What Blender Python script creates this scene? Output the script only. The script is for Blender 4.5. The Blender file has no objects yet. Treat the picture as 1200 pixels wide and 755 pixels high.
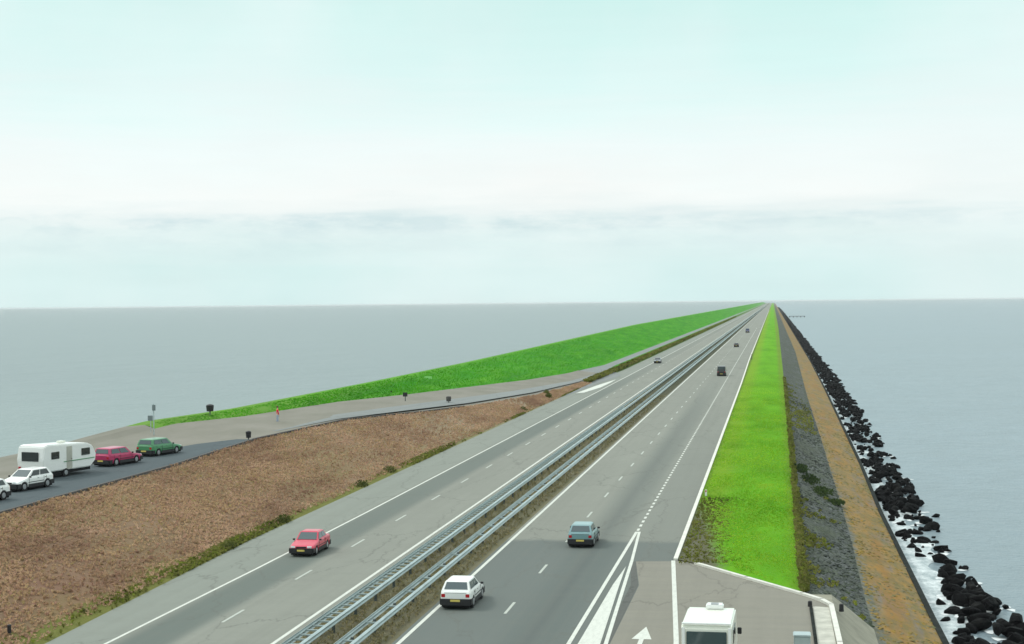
import bpy, bmesh, math, random
import numpy as np
from mathutils import Vector, Matrix
rnd = random.Random(7)
nrng = np.random.default_rng(7)
S = bpy.context.scene
C = S.collection
H = 15.5

# ---------------------------------------------------------------- camera
cam_d = bpy.data.cameras.new('camera')
cam = bpy.data.objects.new('camera', cam_d); C.objects.link(cam)
r = (0.9865468, 0.1631730, -0.0099991)
u = (0.0078797, 0.0136304, 0.9998761)
f = (-0.1632890, 0.9865033, -0.0121613)
cam.matrix_world = Matrix(((r[0], u[0], -f[0], 0), (r[1], u[1], -f[1], 0), (r[2], u[2], -f[2], H), (0, 0, 0, 1)))
cam_d.sensor_width = 36.0; cam_d.sensor_fit = 'HORIZONTAL'; cam_d.lens = 55.5
cam_d.clip_start = 0.5; cam_d.clip_end = 90000
S.camera = cam
S.view_settings.view_transform = 'Standard'; S.view_settings.look = 'None'
S.view_settings.exposure = 0.0; S.view_settings.gamma = 1.0; S.view_settings.use_curve_mapping = False

# ---------------------------------------------------------------- sky and sun (overcast)
SUN_EL, SUN_ROT = math.radians(48), math.radians(-75)      # veiled sun high over the sea on the left
W = bpy.data.worlds.new('World'); S.world = W; W.use_nodes = True
nt = W.node_tree; N = nt.nodes; Lk = nt.links
for n in list(N): N.remove(n)
def wn(t, **kw):
    n = N.new(t)
    for k, v in kw.items(): setattr(n, k, v)
    return n
out = wn('ShaderNodeOutputWorld'); bg = wn('ShaderNodeBackground'); bg.inputs[1].default_value = 0.10
sky = wn('ShaderNodeTexSky'); sky.sky_type = 'NISHITA'; sky.sun_disc = False
sky.sun_elevation = SUN_EL; sky.sun_rotation = SUN_ROT; sky.air_density = 1.0; sky.dust_density = 2.0
tc = wn('ShaderNodeTexCoord'); sep = wn('ShaderNodeSeparateXYZ'); Lk.new(tc.outputs['Generated'], sep.inputs[0])
# long flat cloud streaks: noise squeezed in height
mp = wn('ShaderNodeMapping'); mp.inputs['Scale'].default_value = (2.6, 2.6, 15)
Lk.new(tc.outputs['Generated'], mp.inputs[0])
nz = wn('ShaderNodeTexNoise'); nz.inputs['Scale'].default_value = 2.6; nz.inputs['Detail'].default_value = 6; nz.inputs['Roughness'].default_value = .55
Lk.new(mp.outputs[0], nz.inputs[0])
mp2 = wn('ShaderNodeMapping'); mp2.inputs['Scale'].default_value = (5, 5, 90)
Lk.new(tc.outputs['Generated'], mp2.inputs[0])
nz2 = wn('ShaderNodeTexNoise'); nz2.inputs['Scale'].default_value = 2.2; nz2.inputs['Detail'].default_value = 5
Lk.new(mp2.outputs[0], nz2.inputs[0])
def wm(op, a, b=None, c=None, clamp=False):
    m = wn('ShaderNodeMath', operation=op, use_clamp=clamp)
    for i, v in enumerate((a, b, c)):
        if v is None: continue
        if isinstance(v, (int, float)): m.inputs[i].default_value = v
        else: Lk.new(v, m.inputs[i])
    return m.outputs[0]
el = sep.outputs[2]
wob = wm('MULTIPLY_ADD', nz2.outputs[0], 0.016, -0.008)
wob2 = wm('MULTIPLY_ADD', nz.outputs[0], 0.06, -0.03)
elw = wm('ADD', wm('ADD', el, wob), wm('MULTIPLY', wob2, wm('MULTIPLY', el, 8, clamp=True)))
rampv = wm('POWER', wm('MAXIMUM', elw, 0.0), 0.5)
ramp = wn('ShaderNodeValToRGB'); Lk.new(rampv, ramp.inputs[0])
def srgb(c):
    return tuple(((v/255)/12.92 if v/255 <= .04045 else (((v/255)+.055)/1.055)**2.4) for v in c)
stops = [(0.0, (214, 239, 238), 1), (0.15, (214, 240, 239), 1), (0.195, (222, 242, 241), 1), (0.218, (229, 244, 243), 1), (0.236, (238, 246, 245), 1), (0.262, (247, 251, 249), 1), (0.315, (240, 250, 249), 1), (0.38, (218, 246, 243), 1),
         (0.44, (206, 241, 236), 1), (0.62, (225, 243, 241), 1.15), (0.85, (235, 242, 242), 1.62), (1.0, (235, 242, 243), 1.9)]
cr = ramp.color_ramp
while len(cr.elements) < len(stops): cr.elements.new(.5)
for e, (p, c, k) in zip(cr.elements, stops):
    e.position = p; s_ = srgb(c); e.color = (s_[0]*k*4.5, s_[1]*k*4.5, s_[2]*k*4.5, 1)
nzm = wn('ShaderNodeMapRange'); nzm.inputs[1].default_value = .3; nzm.inputs[2].default_value = .7; nzm.inputs[3].default_value = .975; nzm.inputs[4].default_value = 1.025
Lk.new(nz.outputs[0], nzm.inputs[0])
bw_ = wm('ADD', el, wm('MULTIPLY_ADD', nz2.outputs[0], .018, -.009))
def bell(c0, w0):
    d0 = wm('DIVIDE', wm('SUBTRACT', bw_, c0), w0); return wm('POWER', 2.718, wm('MULTIPLY', wm('MULTIPLY', d0, d0), -1.0))
mp3 = wn('ShaderNodeMapping'); mp3.inputs['Scale'].default_value = (14, 14, 48); Lk.new(tc.outputs['Generated'], mp3.inputs[0])
nz3 = wn('ShaderNodeTexNoise'); nz3.inputs['Scale'].default_value = 1.3; nz3.inputs['Detail'].default_value = 7; nz3.inputs['Roughness'].default_value = .65; Lk.new(mp3.outputs[0], nz3.inputs[0])
wisp = wn('ShaderNodeMapRange'); wisp.inputs[1].default_value = .42; wisp.inputs[2].default_value = .60; Lk.new(nz3.outputs[0], wisp.inputs[0])
bandf = wm('MULTIPLY', wm('ADD', wm('MULTIPLY', bell(.0505, .0062), .72), wm('MULTIPLY', bell(.038, .008), .30)), wm('MULTIPLY_ADD', wisp.outputs[0], .85, .15))
bmix = wn('ShaderNodeMix', data_type='RGBA'); Lk.new(wm('MULTIPLY', bandf, 1.0, clamp=True), bmix.inputs[0]); Lk.new(ramp.outputs[0], bmix.inputs[6])
s_ = srgb((198, 222, 227)); bmix.inputs[7].default_value = (s_[0]*4.5, s_[1]*4.5, s_[2]*4.5, 1)
mulc = wn('ShaderNodeVectorMath', operation='SCALE'); veil = wn('ShaderNodeMix', data_type='RGBA'); nz4 = wn('ShaderNodeTexNoise'); nz4.inputs['Scale'].default_value = 5.5; nz4.inputs['Detail'].default_value = 5; Lk.new(tc.outputs['Generated'], nz4.inputs[0])
vr = wn('ShaderNodeMapRange'); vr.inputs[1].default_value = .38; vr.inputs[2].default_value = .62; vr.inputs[3].default_value = .0; vr.inputs[4].default_value = .55; Lk.new(nz4.outputs[0], vr.inputs[0])
Lk.new(wm('MULTIPLY', vr.outputs[0], wm('SUBTRACT', 1.0, wm('MULTIPLY', wm('SUBTRACT', el, .2, clamp=True), 4.0, clamp=True))), veil.inputs[0]); Lk.new(bmix.outputs[2], veil.inputs[6])
s_ = srgb((236, 248, 247)); veil.inputs[7].default_value = (s_[0]*4.5, s_[1]*4.5, s_[2]*4.5, 1)
Lk.new(veil.outputs[2], mulc.inputs[0])
Lk.new(wm('MULTIPLY', nzm.outputs[0], 2.34), mulc.inputs['Scale'])
mx = wn('ShaderNodeMix', data_type='RGBA'); mx.inputs[0].default_value = .94
Lk.new(sky.outputs[0], mx.inputs[6]); Lk.new(mulc.outputs[0], mx.inputs[7])
Lk.new(mx.outputs[2], bg.inputs[0]); Lk.new(bg.outputs[0], out.inputs[0])

sd = bpy.data.lights.new('sun', 'SUN'); sd.energy = 1.5; sd.angle = math.radians(12); sd.color = (1, .96, .9)
sun = bpy.data.objects.new('sun', sd); C.objects.link(sun)
# Nishita: rotation 0 = +Y, positive clockwise seen from above
d_ = Vector((math.sin(SUN_ROT)*math.cos(SUN_EL), math.cos(SUN_ROT)*math.cos(SUN_EL), math.sin(SUN_EL)))
sun.rotation_euler = d_.to_track_quat('Z', 'Y').to_euler(); sun.location = (0, 0, 100)

# ---------------------------------------------------------------- materials
class Mt:
    def __init__(s, name, rough=.8, metal=0, spec=.3):
        s.m = bpy.data.materials.new(name); s.m.use_nodes = True
        s.t = s.m.node_tree; s.b = s.t.nodes['Principled BSDF']
        s.b.inputs['Roughness'].default_value = rough; s.b.inputs['Metallic'].default_value = metal
        s.b.inputs['Specular IOR Level'].default_value = spec
        s._pos = None
    def n(s, t, **kw):
        n = s.t.nodes.new(t)
        for k, v in kw.items(): setattr(n, k, v)
        return n
    def l(s, a, b): s.t.links.new(a, b)
    def pos(s):
        if s._pos is None: s._pos = s.n('ShaderNodeNewGeometry').outputs['Position']
        return s._pos
    def obj(s): return s.n('ShaderNodeTexCoord').outputs['Object']
    def math(s, op, a, b=None, c=None, clamp=False):
        m = s.n('ShaderNodeMath', operation=op, use_clamp=clamp)
        for i, v in enumerate((a, b, c)):
            if v is None: continue
            if isinstance(v, (int, float)): m.inputs[i].default_value = v
            else: s.l(v, m.inputs[i])
        return m.outputs[0]
    def xyz(s):
        q = s.n('ShaderNodeSeparateXYZ'); s.l(s.pos(), q.inputs[0]); return q.outputs
    def noise(s, scale=(1, 1, 1), detail=5, rough=.6, vec=None, lo=.3, hi=.7, clamp=True):
        m = s.n('ShaderNodeMapping'); m.inputs['Scale'].default_value = scale
        s.l(vec or s.pos(), m.inputs[0])
        q = s.n('ShaderNodeTexNoise'); q.inputs['Scale'].default_value = 1; q.inputs['Detail'].default_value = detail; q.inputs['Roughness'].default_value = rough
        s.l(m.outputs[0], q.inputs[0])
        mr = s.n('ShaderNodeMapRange'); mr.inputs[1].default_value = lo; mr.inputs[2].default_value = hi
        s.l(q.outputs[0], mr.inputs[0]); return mr.outputs[0]
    def step(s, v, a, b):      # 0 below a, 1 above b
        mr = s.n('ShaderNodeMapRange'); mr.interpolation_type = 'SMOOTHSTEP'
        mr.inputs[1].default_value = a; mr.inputs[2].default_value = b; s.l(v, mr.inputs[0]); return mr.outputs[0]
    def mix(s, fac, a, b):
        m = s.n('ShaderNodeMix', data_type='RGBA')
        for i, v in ((0, fac), (6, a), (7, b)):
            if isinstance(v, (int, float)): m.inputs[i].default_value = v
            elif isinstance(v, tuple): m.inputs[i].default_value = (*v, 1)
            else: s.l(v, m.inputs[i])
        return m.outputs[2]
    def col(s, c):
        if isinstance(c, tuple): s.b.inputs['Base Color'].default_value = (*c, 1)
        else: s.l(c, s.b.inputs['Base Color'])
        return s
    def bump(s, h, strength=.5, dist=.1):
        b = s.n('ShaderNodeBump'); b.inputs['Strength'].default_value = strength; b.inputs['Distance'].default_value = dist
        s.l(h, b.inputs['Height']); s.l(b.outputs[0], s.b.inputs['Normal']); return s

def plain(name, c, rough=.6, metal=0, var=.12, spec=.4, sc=6):
    m = Mt(name, rough, metal, spec)
    n = m.noise((sc, sc, sc), vec=m.obj())
    m.col(m.mix(n, tuple(v*(1-var) for v in c), tuple(min(1, v*(1+var)) for v in c)))
    return m.m

def asphalt(name, base, patches):
    m = Mt(name, .85, spec=.25); x, y, z = m.xyz()
    big = m.noise((.12, .02, 1), 4); mid = m.noise((.9, .08, 1), 5); fine = m.noise((3, 3, 3), 6, .7)
    c = m.mix(big, tuple(v*.93 for v in base), tuple(v*1.07 for v in base))
    c = m.mix(m.math('MULTIPLY', mid, .35), c, tuple(v*.86 for v in base))
    c = patches(m, c, x, y)
    tr = m.noise((1.6, .012, 1), 3, .6, lo=.45, hi=.75); c = m.mix(m.math('MULTIPLY', tr, .30), c, tuple(v*.70 for v in base))
    ck = m.n('ShaderNodeTexVoronoi', feature='DISTANCE_TO_EDGE'); mk = m.n('ShaderNodeMapping'); mk.inputs['Scale'].default_value = (.16, .055, 1)
    wv = m.n('ShaderNodeVectorMath', operation='ADD'); m.l(m.pos(), wv.inputs[0]); cmb = m.n('ShaderNodeCombineXYZ'); m.l(m.math('MULTIPLY', m.noise((.4, .4, 1), 5, .7, lo=0, hi=1), 2.5), cmb.inputs[0]); m.l(m.math('MULTIPLY', mid, 3.0), cmb.inputs[1]); m.l(cmb.outputs[0], wv.inputs[1])
    m.l(wv.outputs[0], mk.inputs[0]); m.l(mk.outputs[0], ck.inputs['Vector']); ck.inputs['Scale'].default_value = 1
    crack = m.math('MULTIPLY', m.math('SUBTRACT', 1.0, m.step(ck.outputs[0], .002, .011)), .45); c = m.mix(crack, c, tuple(v*.45 for v in base))
    dirt = m.math('MULTIPLY', m.noise((.35, .6, 1), 6, .7, lo=.48, hi=.75), .22)
    c = m.mix(dirt, c, tuple(v*.62 for v in base))
    c = m.mix(m.math('MULTIPLY', fine, .16), c, (base[0]*.6, base[1]*.6, base[2]*.6))
    m.col(c).bump(fine, .25, .02); return m.m
def band(m, x, a, b, soft=.5):
    return m.math('MULTIPLY', m.step(x, a-soft, a+soft), m.math('SUBTRACT', 1.0, m.step(x, b-soft, b+soft)))
def left_p(m, c, x, y):
    w = m.noise((.05, .01, 1), 3, lo=.2, hi=.6)
    k = m.math('MULTIPLY', band(m, x, -30.0, -27.4, .5), m.math('MULTIPLY_ADD', w, .3, .55))
    far = m.math('SUBTRACT', 1.0, m.step(y, 180, 420))
    c = m.mix(m.math('MULTIPLY', k, m.math('MULTIPLY_ADD', far, .7, .3)), c, (.088, .112, .100))
    sh = band(m, x, -36, -30.4, .2)
    return m.mix(m.math('MULTIPLY', sh, .5), c, (.205, .235, .205))
def right_p(m, c, x, y):
    near = m.math('SUBTRACT', 1.0, m.step(m.math('ADD', m.math('MULTIPLY_ADD', m.noise((.5, .5, 1), 5, .7, lo=.2, hi=.8), 1.2, y), m.math('MULTIPLY', x, .02)), 101.2, 102.8))
    c = m.mix(m.math('MULTIPLY', near, .88), c, (.096, .116, .110))
    k = m.math('MULTIPLY', band(m, x, -12.4, -9.6, .8), m.math('SUBTRACT', 1.0, m.step(y, 130, 420)))
    c = m.mix(m.math('MULTIPLY', k, .5), c, (.080, .100, .092))
    tr = m.math('MULTIPLY', band(m, x, -11.6, -10.9, .4), m.math('SUBTRACT', 1.0, m.step(y, 60, 300)))
    c = m.mix(m.math('MULTIPLY', tr, .35), c, (.06, .07, .07))
    e = m.math('MULTIPLY', band(m, x, -9.0, -5.5, .3), m.math('SUBTRACT', 1.0, m.step(y, 120, 300)))
    return m.mix(m.math('MULTIPLY', e, .35), c, (.12, .135, .12))
M = {}
ROADC = (.210, .220, .188)
M['asph_l'] = asphalt('old_asphalt_left', ROADC, left_p)
M['asph_r'] = asphalt('old_asphalt_right', ROADC, right_p)
M['asph_apron'] = asphalt('apron_asphalt', (.222, .215, .175), lambda m, c, x, y: m.mix(m.math('MULTIPLY', m.noise((.08, 1.3, 1), 4), .35), c, (.165, .160, .145)))
M['asph_dark'] = asphalt('parking_asphalt', (.065, .085, .092), lambda m, c, x, y: c)
M['asph_slip'] = asphalt('slip_road_asphalt', (.205, .222, .215), lambda m, c, x, y: c)
M['patch_dark'] = asphalt('dark_joint', (.10, .105, .095), lambda m, c, x, y: c)

def paint(name, c=(.56, .58, .52), wear=.45):
    m = Mt(name, .6, spec=.3)
    n = m.noise((5, 1.2, 1), 6, .7, lo=.45, hi=.7)
    m.col(m.mix(m.math('MULTIPLY', n, wear), c, (.33, .35, .31))); return m.m
M['paint'] = paint('white_road_paint'); M['paint_worn'] = paint('worn_road_paint', (.40, .43, .38), .6)

def grass(name, a, b, c, dead, soil=None):
    m = Mt(name, .95, spec=.1); x, y, z = m.xyz()
    n1 = m.noise((.22, .10, .5), 4); n0 = m.noise((.14, .032, .5), 5, .7, lo=.44, hi=.62); n2 = m.noise((.9, .5, 1), 6, .7); n3 = m.noise((6, 5, 5), 5, .7)
    col = m.mix(n1, a, b); col = m.mix(m.math('MULTIPLY', n2, .55), col, c)
    col = m.mix(m.math('MULTIPLY', m.noise((.6, .22, 1), 6, .75, lo=.55, hi=.75), .6), col, dead)
    col = m.mix(m.math('MULTIPLY', n3, .35), col, tuple(v*.5 for v in a))
    col = m.mix(m.math('MULTIPLY', n0, .5), col, tuple(v*.58 for v in a))
    if soil: col = soil(m, col, x, y)
    m.col(col).bump(m.math('ADD', n3, n2), .6, .12); return m.m
def soil_r(m, c, x, y):
    w = m.noise((.8, .6, 1), 6, .7, lo=0, hi=1)
    k = m.math('SUBTRACT', 1.0, m.step(m.math('MULTIPLY_ADD', w, 2.6, m.math('ADD', x, m.math('MULTIPLY', m.math('SUBTRACT', y, 94), .075))), -2.7, -1.2))
    k = m.math('MULTIPLY', k, m.math('SUBTRACT', 1.0, m.step(y, 112, 128)))
    c = m.mix(m.math('MULTIPLY', k, .9), c, m.mix(w, (.095, .08, .05), (.16, .13, .13)))
    ye = m.math('SUBTRACT', 1.0, m.step(m.math('MULTIPLY_ADD', w, 2.2, x), -3.6, -1.5)); c = m.mix(m.math('MULTIPLY', m.math('MULTIPLY', ye, m.math('SUBTRACT', 1.0, k)), .5), c, (.20, .27, .02))
    e = m.math('SUBTRACT', 1.0, m.step(m.math('MULTIPLY_ADD', w, .5, x), -5.5, -5.0))
    c = m.mix(m.math('MULTIPLY', e, .6), c, (.07, .085, .03))
    e2 = m.math('MULTIPLY', m.step(m.math('MULTIPLY_ADD', w, .8, x), .9, 1.9), .55)
    return m.mix(e2, c, (.14, .17, .03))
M['grass_r'] = grass('mown_grass', (.095, .335, .008), (.125, .365, .009), (.165, .350, .010), (.19, .285, .02), soil_r)
def soil_l(m, c, x, y):
    k = m.math('SUBTRACT', 1.0, m.step(y, 150, 235)); c = m.mix(m.math('MULTIPLY', k, .8), c, (.12, .165, .05))
    w = m.noise((.25, .05, 1), 5, .7, lo=.42, hi=.7); c = m.mix(m.math('MULTIPLY', w, .6), c, (.115, .34, .018))
    t = m.math('SUBTRACT', 1.0, m.step(m.math('MULTIPLY_ADD', w, 2.0, x), -57.2, -55.0)); return m.mix(m.math('MULTIPLY', t, .45), c, (.15, .33, .04))
M['grass_l'] = grass('crest_grass', (.032, .235, .010), (.050, .300, .012), (.038, .175, .011), (.12, .22, .03), soil_l)
M['grass_back'] = grass('sea_slope_grass', (.05, .12, .03), (.06, .14, .03), (.07, .12, .04), (.1, .1, .05))
M['verge'] = grass('rough_verge_grass', (.075, .150, .022), (.110, .190, .030), (.055, .065, .022), (.135, .115, .05))
def heath_soil(m, c, x, y):
    k = m.math('MULTIPLY', m.math('SUBTRACT', 1.0, m.step(y, 66, 98)), m.noise((.18, .12, 1), 4, lo=.25, hi=.55))
    c = m.mix(m.math('MULTIPLY', k, .8), c, (.195, .105, .078))
    g = m.math('MULTIPLY', m.math('SUBTRACT', 1.0, m.step(y, 60, 76)), m.step(x, -42, -37))
    c = m.mix(m.math('MULTIPLY', g, .75), c, (.115, .105, .088))
    p1 = m.noise((.10, .07, 1), 5, .65, lo=.42, hi=.62); c = m.mix(m.math('MULTIPLY', p1, .45), c, (.215, .185, .075))
    p2 = m.noise((.5, .16, 1), 6, .75, lo=.5, hi=.68); c = m.mix(m.math('MULTIPLY', p2, .5), c, (.15, .105, .06))
    fe = m.math('MULTIPLY', m.step(m.math('MULTIPLY_ADD', m.noise((.4, .12, 1), 5, .7, lo=.35, hi=.65), 1.2, x), -34.9, -34.2), .8); c = m.mix(fe, c, (.13, .155, .03))
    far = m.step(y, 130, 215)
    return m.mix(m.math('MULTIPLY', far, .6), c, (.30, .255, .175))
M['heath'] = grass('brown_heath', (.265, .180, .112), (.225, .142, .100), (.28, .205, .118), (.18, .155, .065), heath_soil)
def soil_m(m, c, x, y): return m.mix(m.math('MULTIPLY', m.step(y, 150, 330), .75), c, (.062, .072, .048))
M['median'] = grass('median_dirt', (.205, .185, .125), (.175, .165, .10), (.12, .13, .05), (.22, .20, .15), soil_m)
m = Mt('plateau_gravel', .95, spec=.1)
m.col(m.mix(m.noise((.25, .12, 1), 5), (.175, .172, .140), (.225, .215, .185))).bump(m.noise((4, 4, 4)), .3, .03); M['gravel'] = m.m
# basalt stone slope
m = Mt('basalt_blocks', .8, spec=.3); x, y, z = m.xyz()
v = m.n('ShaderNodeTexVoronoi'); v.inputs['Scale'].default_value = 2.4; m.l(m.pos(), v.inputs['Vector'])
vc = m.n('ShaderNodeTexVoronoi', feature='DISTANCE_TO_EDGE'); vc.inputs['Scale'].default_value = 2.4; m.l(m.pos(), vc.inputs['Vector'])
sx = m.n('ShaderNodeSeparateColor'); m.l(v.outputs['Color'], sx.inputs[0])
c = m.mix(sx.outputs[0], (.046, .056, .048), (.120, .130, .128))
c = m.mix(m.math('SUBTRACT', 1.0, m.step(vc.outputs[0], .0, .10)), c, (.02, .024, .016))
c = m.mix(m.math('MULTIPLY', m.noise((.5, .25, 1), 6, .75, lo=.47, hi=.66), .8), c, (.060, .085, .026))
c = m.mix(m.math('MULTIPLY', m.noise((.3, .1, 1), 5, .7, lo=.45, hi=.7), .6), c, (.125, .135, .140))
c = m.mix(m.math('MULTIPLY', m.noise((.42, .16, 1), 6, .75, lo=.40, hi=.62), .85), c, (.046, .058, .030))
c = m.mix(m.math('MULTIPLY', m.noise((.9, .30, 1), 6, .75, lo=.50, hi=.66), .7), c, (.022, .026, .020))
m.col(c).bump(m.math('ADD', m.step(vc.outputs[0], 0, .15), sx.outputs[1]), .8, .12); M['basalt'] = m.m
# lichen berm
m = Mt('lichen_berm', .85, spec=.2); x, y, z = m.xyz()
v = m.n('ShaderNodeTexVoronoi'); v.inputs['Scale'].default_value = 1.7; m.l(m.pos(), v.inputs['Vector'])
sx = m.n('ShaderNodeSeparateColor'); m.l(v.outputs['Color'], sx.inputs[0])
c = m.mix(m.noise((.7, .25, 1), 6, .7), (.185, .145, .075), (.290, .162, .028))
c = m.mix(m.math('MULTIPLY', m.noise((.6, .22, 1), 6, .75, lo=.46, hi=.62), .8), c, (.105, .110, .040))
c = m.mix(m.math('MULTIPLY', m.noise((.5, .10, 1), 5, .7, lo=.52, hi=.64), .65), c, (.150, .140, .135))
c = m.mix(m.math('MULTIPLY', m.noise((.3, .035, 1), 5, .7, lo=.50, hi=.62), .55), c, (.24, .115, .022))
c = m.mix(m.math('MULTIPLY', sx.outputs[0], .3), c, (.10, .075, .03))
e = m.math('SUBTRACT', 1.0, m.step(m.math('SUBTRACT', x, m.math('MULTIPLY_ADD', m.noise((1.1, .5, 1), 5, .75, lo=0, hi=1), 2.6, 4.35)), -.25, .25))
e = m.math('MULTIPLY', e, m.math('SUBTRACT', 1.0, m.step(y, 300, 600)))
c = m.mix(m.math('MULTIPLY', e, .85), c, m.mix(sx.outputs[2], (.060, .075, .060), (.13, .14, .12)))
m.col(c).bump(sx.outputs[1], .6, .1); M['lichen'] = m.m
# boulders
m = Mt('wet_black_rock', .6, spec=.05)
nn = m.noise((3.2, 3.2, 3.2), 7, .75)
dry = m.math('MULTIPLY', m.noise((.9, .9, 1.5), 5, .7, lo=.5, hi=.72), m.step(m.xyz()[2], -3.7, -3.2))
m.col(m.mix(m.math('MULTIPLY', dry, .8), m.mix(nn, (.003, .0035, .004), (.009, .009, .010)), (.034, .034, .030))).bump(nn, 1.0, .16); M['rock'] = m.m
# water
m = Mt('sea_water', .32, spec=.5); x, y, z = m.xyz()
m.b.inputs['IOR'].default_value = 1.33
sw = m.noise((.035, .018, 1), 4); rp = m.noise((.55, .35, 1), 5, .65, lo=0, hi=1); chop = m.noise((2.2, 1.4, 1), 4, .6, lo=0, hi=1)
streak = m.noise((.0016, .006, 1), 5, .6)
side = m.step(x, -60, 0); shore = m.math('MULTIPLY', m.math('SUBTRACT', 1.0, m.step(y, 120, 420)), m.math('SUBTRACT', 1.0, side))
base = m.mix(side, (.150, .195, .198), (.175, .235, .265))
base = m.mix(m.math('MULTIPLY', streak, .35), base, (.135, .175, .180))
base = m.mix(m.math('MULTIPLY', m.noise((.22, .10, 1), 5, .7, lo=.42, hi=.66), .22), base, (.10, .135, .14))
base = m.mix(m.math('MULTIPLY', shore, .5), base, (.20, .27, .25))
m.col(base)
h = m.math('ADD', m.math('MULTIPLY', rp, 1.0), m.math('ADD', m.math('MULTIPLY', sw, 1.6), m.math('MULTIPLY', chop, .3)))
m.bump(h, .7, .7); M['water'] = m.m
# sheltered water: bright sky reflection painted as pale colour, with white foam
m = Mt('painted_reflection_foam', .5, spec=.4); m.b.inputs['IOR'].default_value = 1.33
fn = m.noise((.8, .42, 1), 7, .78, lo=.40, hi=.62)
m.col(m.mix(fn, (.24, .30, .31), (.62, .67, .67))); m.bump(fn, .4, .08); M['foam'] = m.m
m = Mt('spray_foam', .6, spec=.3); m.col(m.mix(m.noise((3, 3, 3)), (.50, .55, .55), (.68, .71, .71))); M['spray'] = m.m
M['conc'] = plain('pale_concrete', (.42, .42, .36), .85, sc=1.2, var=.2)
M['conc_dark'] = plain('dark_wet_concrete', (.024, .028, .026), .95, sc=1.5, var=.35, spec=.03)
M['conc_beige'] = plain('beige_concrete', (.235, .23, .175), .9, sc=.8, var=.2)
M['kerbw'] = plain('white_kerb_concrete', (.58, .58, .52), .8, sc=1.4, var=.12)
M['galv'] = plain('galvanised_steel', (.42, .50, .50), .42, .55, sc=.7, var=.15)
M['galv_post'] = plain('dull_galvanised_post', (.10, .12, .115), .6, .2, var=.3)
M['timber'] = plain('weathered_dark_timber', (.085, .08, .075), .9, var=.35)
M['black'] = plain('black_plastic', (.018, .018, .02), .5)
M['rubber'] = plain('tyre_rubber', (.015, .015, .016), .85)
M['hub'] = plain('wheel_metal', (.35, .36, .37), .4, .6)
M['chrome'] = plain('bright_metal', (.6, .6, .6), .25, .9)
M['under'] = plain('dark_underbody', (.008, .008, .009), .9)
M['lampw'] = plain('headlight_glass', (.75, .78, .78), .12)
M['lampr'] = plain('tail_light_red', (.42, .015, .02), .2)
M['lampo'] = plain('indicator_orange', (.6, .2, .02), .25)
M['plate'] = plain('yellow_plate', (.62, .50, .12), .5)
def glassm(name, c):
    m = Mt(name, .08, spec=.7); m.col(c); m.b.inputs['Coat Weight'].default_value = .3; return m.m
M['glass'] = glassm('dark_car_glass', (.02, .028, .03)); M['glass_t'] = glassm('teal_car_glass', (.03, .06, .065)); M['glass_b'] = glassm('black_window', (.006, .007, .008))
def body(name, c):
    m = Mt(name, .28, spec=.5); x = m.noise((3, 3, 3), vec=m.obj())
    m.col(m.mix(m.math('MULTIPLY', x, .2), c, tuple(v*.75 for v in c))); m.b.inputs['Coat Weight'].default_value = .4
    m.b.inputs['Coat Roughness'].default_value = .12; return m.m
P = dict(white=body('white_paint', (.80, .81, .78)), red=body('red_paint', (.55, .008, .05)), teal=body('teal_grey_paint', (.17, .30, .31)),
         black=body('black_paint', (.010, .010, .012)), green=body('green_paint', (.05, .23, .09)), maroon=body('crimson_paint', (.42, .01, .09)),
         grey=body('grey_paint', (.12, .14, .15)), blue=body('blue_grey_paint', (.11, .12, .22)), cream=body('cream_paint', (.76, .78, .68)), olive=body('olive_paint', (.05, .06, .05)))
# foliage with a colour per clump
def clump(name, cols, rough=.95, thin=True):
    m = Mt(name, rough, spec=.08); g = m.n('ShaderNodeNewGeometry')
    r_ = m.n('ShaderNodeValToRGB'); e = r_.color_ramp
    while len(e.elements) < len(cols): e.elements.new(.5)
    for i, (el_, c_) in enumerate(zip(e.elements, cols)): el_.position = i/(len(cols)-1); el_.color = (*c_, 1)
    m.l(g.outputs['Random Per Island'], r_.inputs[0])
    big = m.noise((.35, .14, .5), 5, .65)
    cc = m.mix(m.math('MULTIPLY', big, .5), r_.outputs[0], tuple((a*1.15+b*.3)*.8 for a, b in zip(cols[-1], cols[0])))
    pd = m.noise((.16, .055, .5), 6, .7, lo=.46, hi=.66); cc = m.mix(m.math('MULTIPLY', pd, .75), cc, tuple(v*.70 for v in cols[0]))
    pe = m.noise((.45, .12, .7), 6, .75, lo=.54, hi=.70); cc = m.mix(m.math('MULTIPLY', pe, .60), cc, tuple(v*1.2 for v in cols[-1])); m.col(cc)
    if thin:      # a thin leaf reflects and transmits about equally: half diffuse, half translucent, each of the summed colour
        gn = m.n('ShaderNodeVectorMath', operation='SCALE'); m.l(cc, gn.inputs[0]); gn.inputs['Scale'].default_value = 1.75; cc = gn.outputs[0]; m.col(cc)
        tr_ = m.n('ShaderNodeBsdfTranslucent'); m.l(cc, tr_.inputs[0]); ms = m.n('ShaderNodeMixShader'); ms.inputs[0].default_value = .5
        m.l(m.b.outputs[0], ms.inputs[1]); m.l(tr_.outputs[0], ms.inputs[2]); m.l(ms.outputs[0], m.t.nodes['Material Output'].inputs['Surface'])
    return m.m
M['tuft_g'] = clump('grass_blades', [(.065, .23, .010), (.10, .30, .012), (.15, .34, .016), (.26, .34, .035)])
M['tuft_l'] = clump('crest_grass_blades', [(.030, .19, .010), (.050, .26, .012), (.09, .28, .016)])
M['tuft_h'] = clump('heath_tufts', [(.22, .128, .090), (.31, .210, .115), (.36, .265, .145), (.29, .170, .130), (.225, .19, .070), (.39, .27, .195)])
M['tuft_v'] = clump('verge_tufts', [(.045, .055, .016), (.14, .18, .02), (.08, .09, .025), (.17, .165, .05)])
M['tuft_m'] = clump('median_tufts', [(.12, .12, .05), (.21, .185, .115), (.17, .15, .08)])
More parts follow.
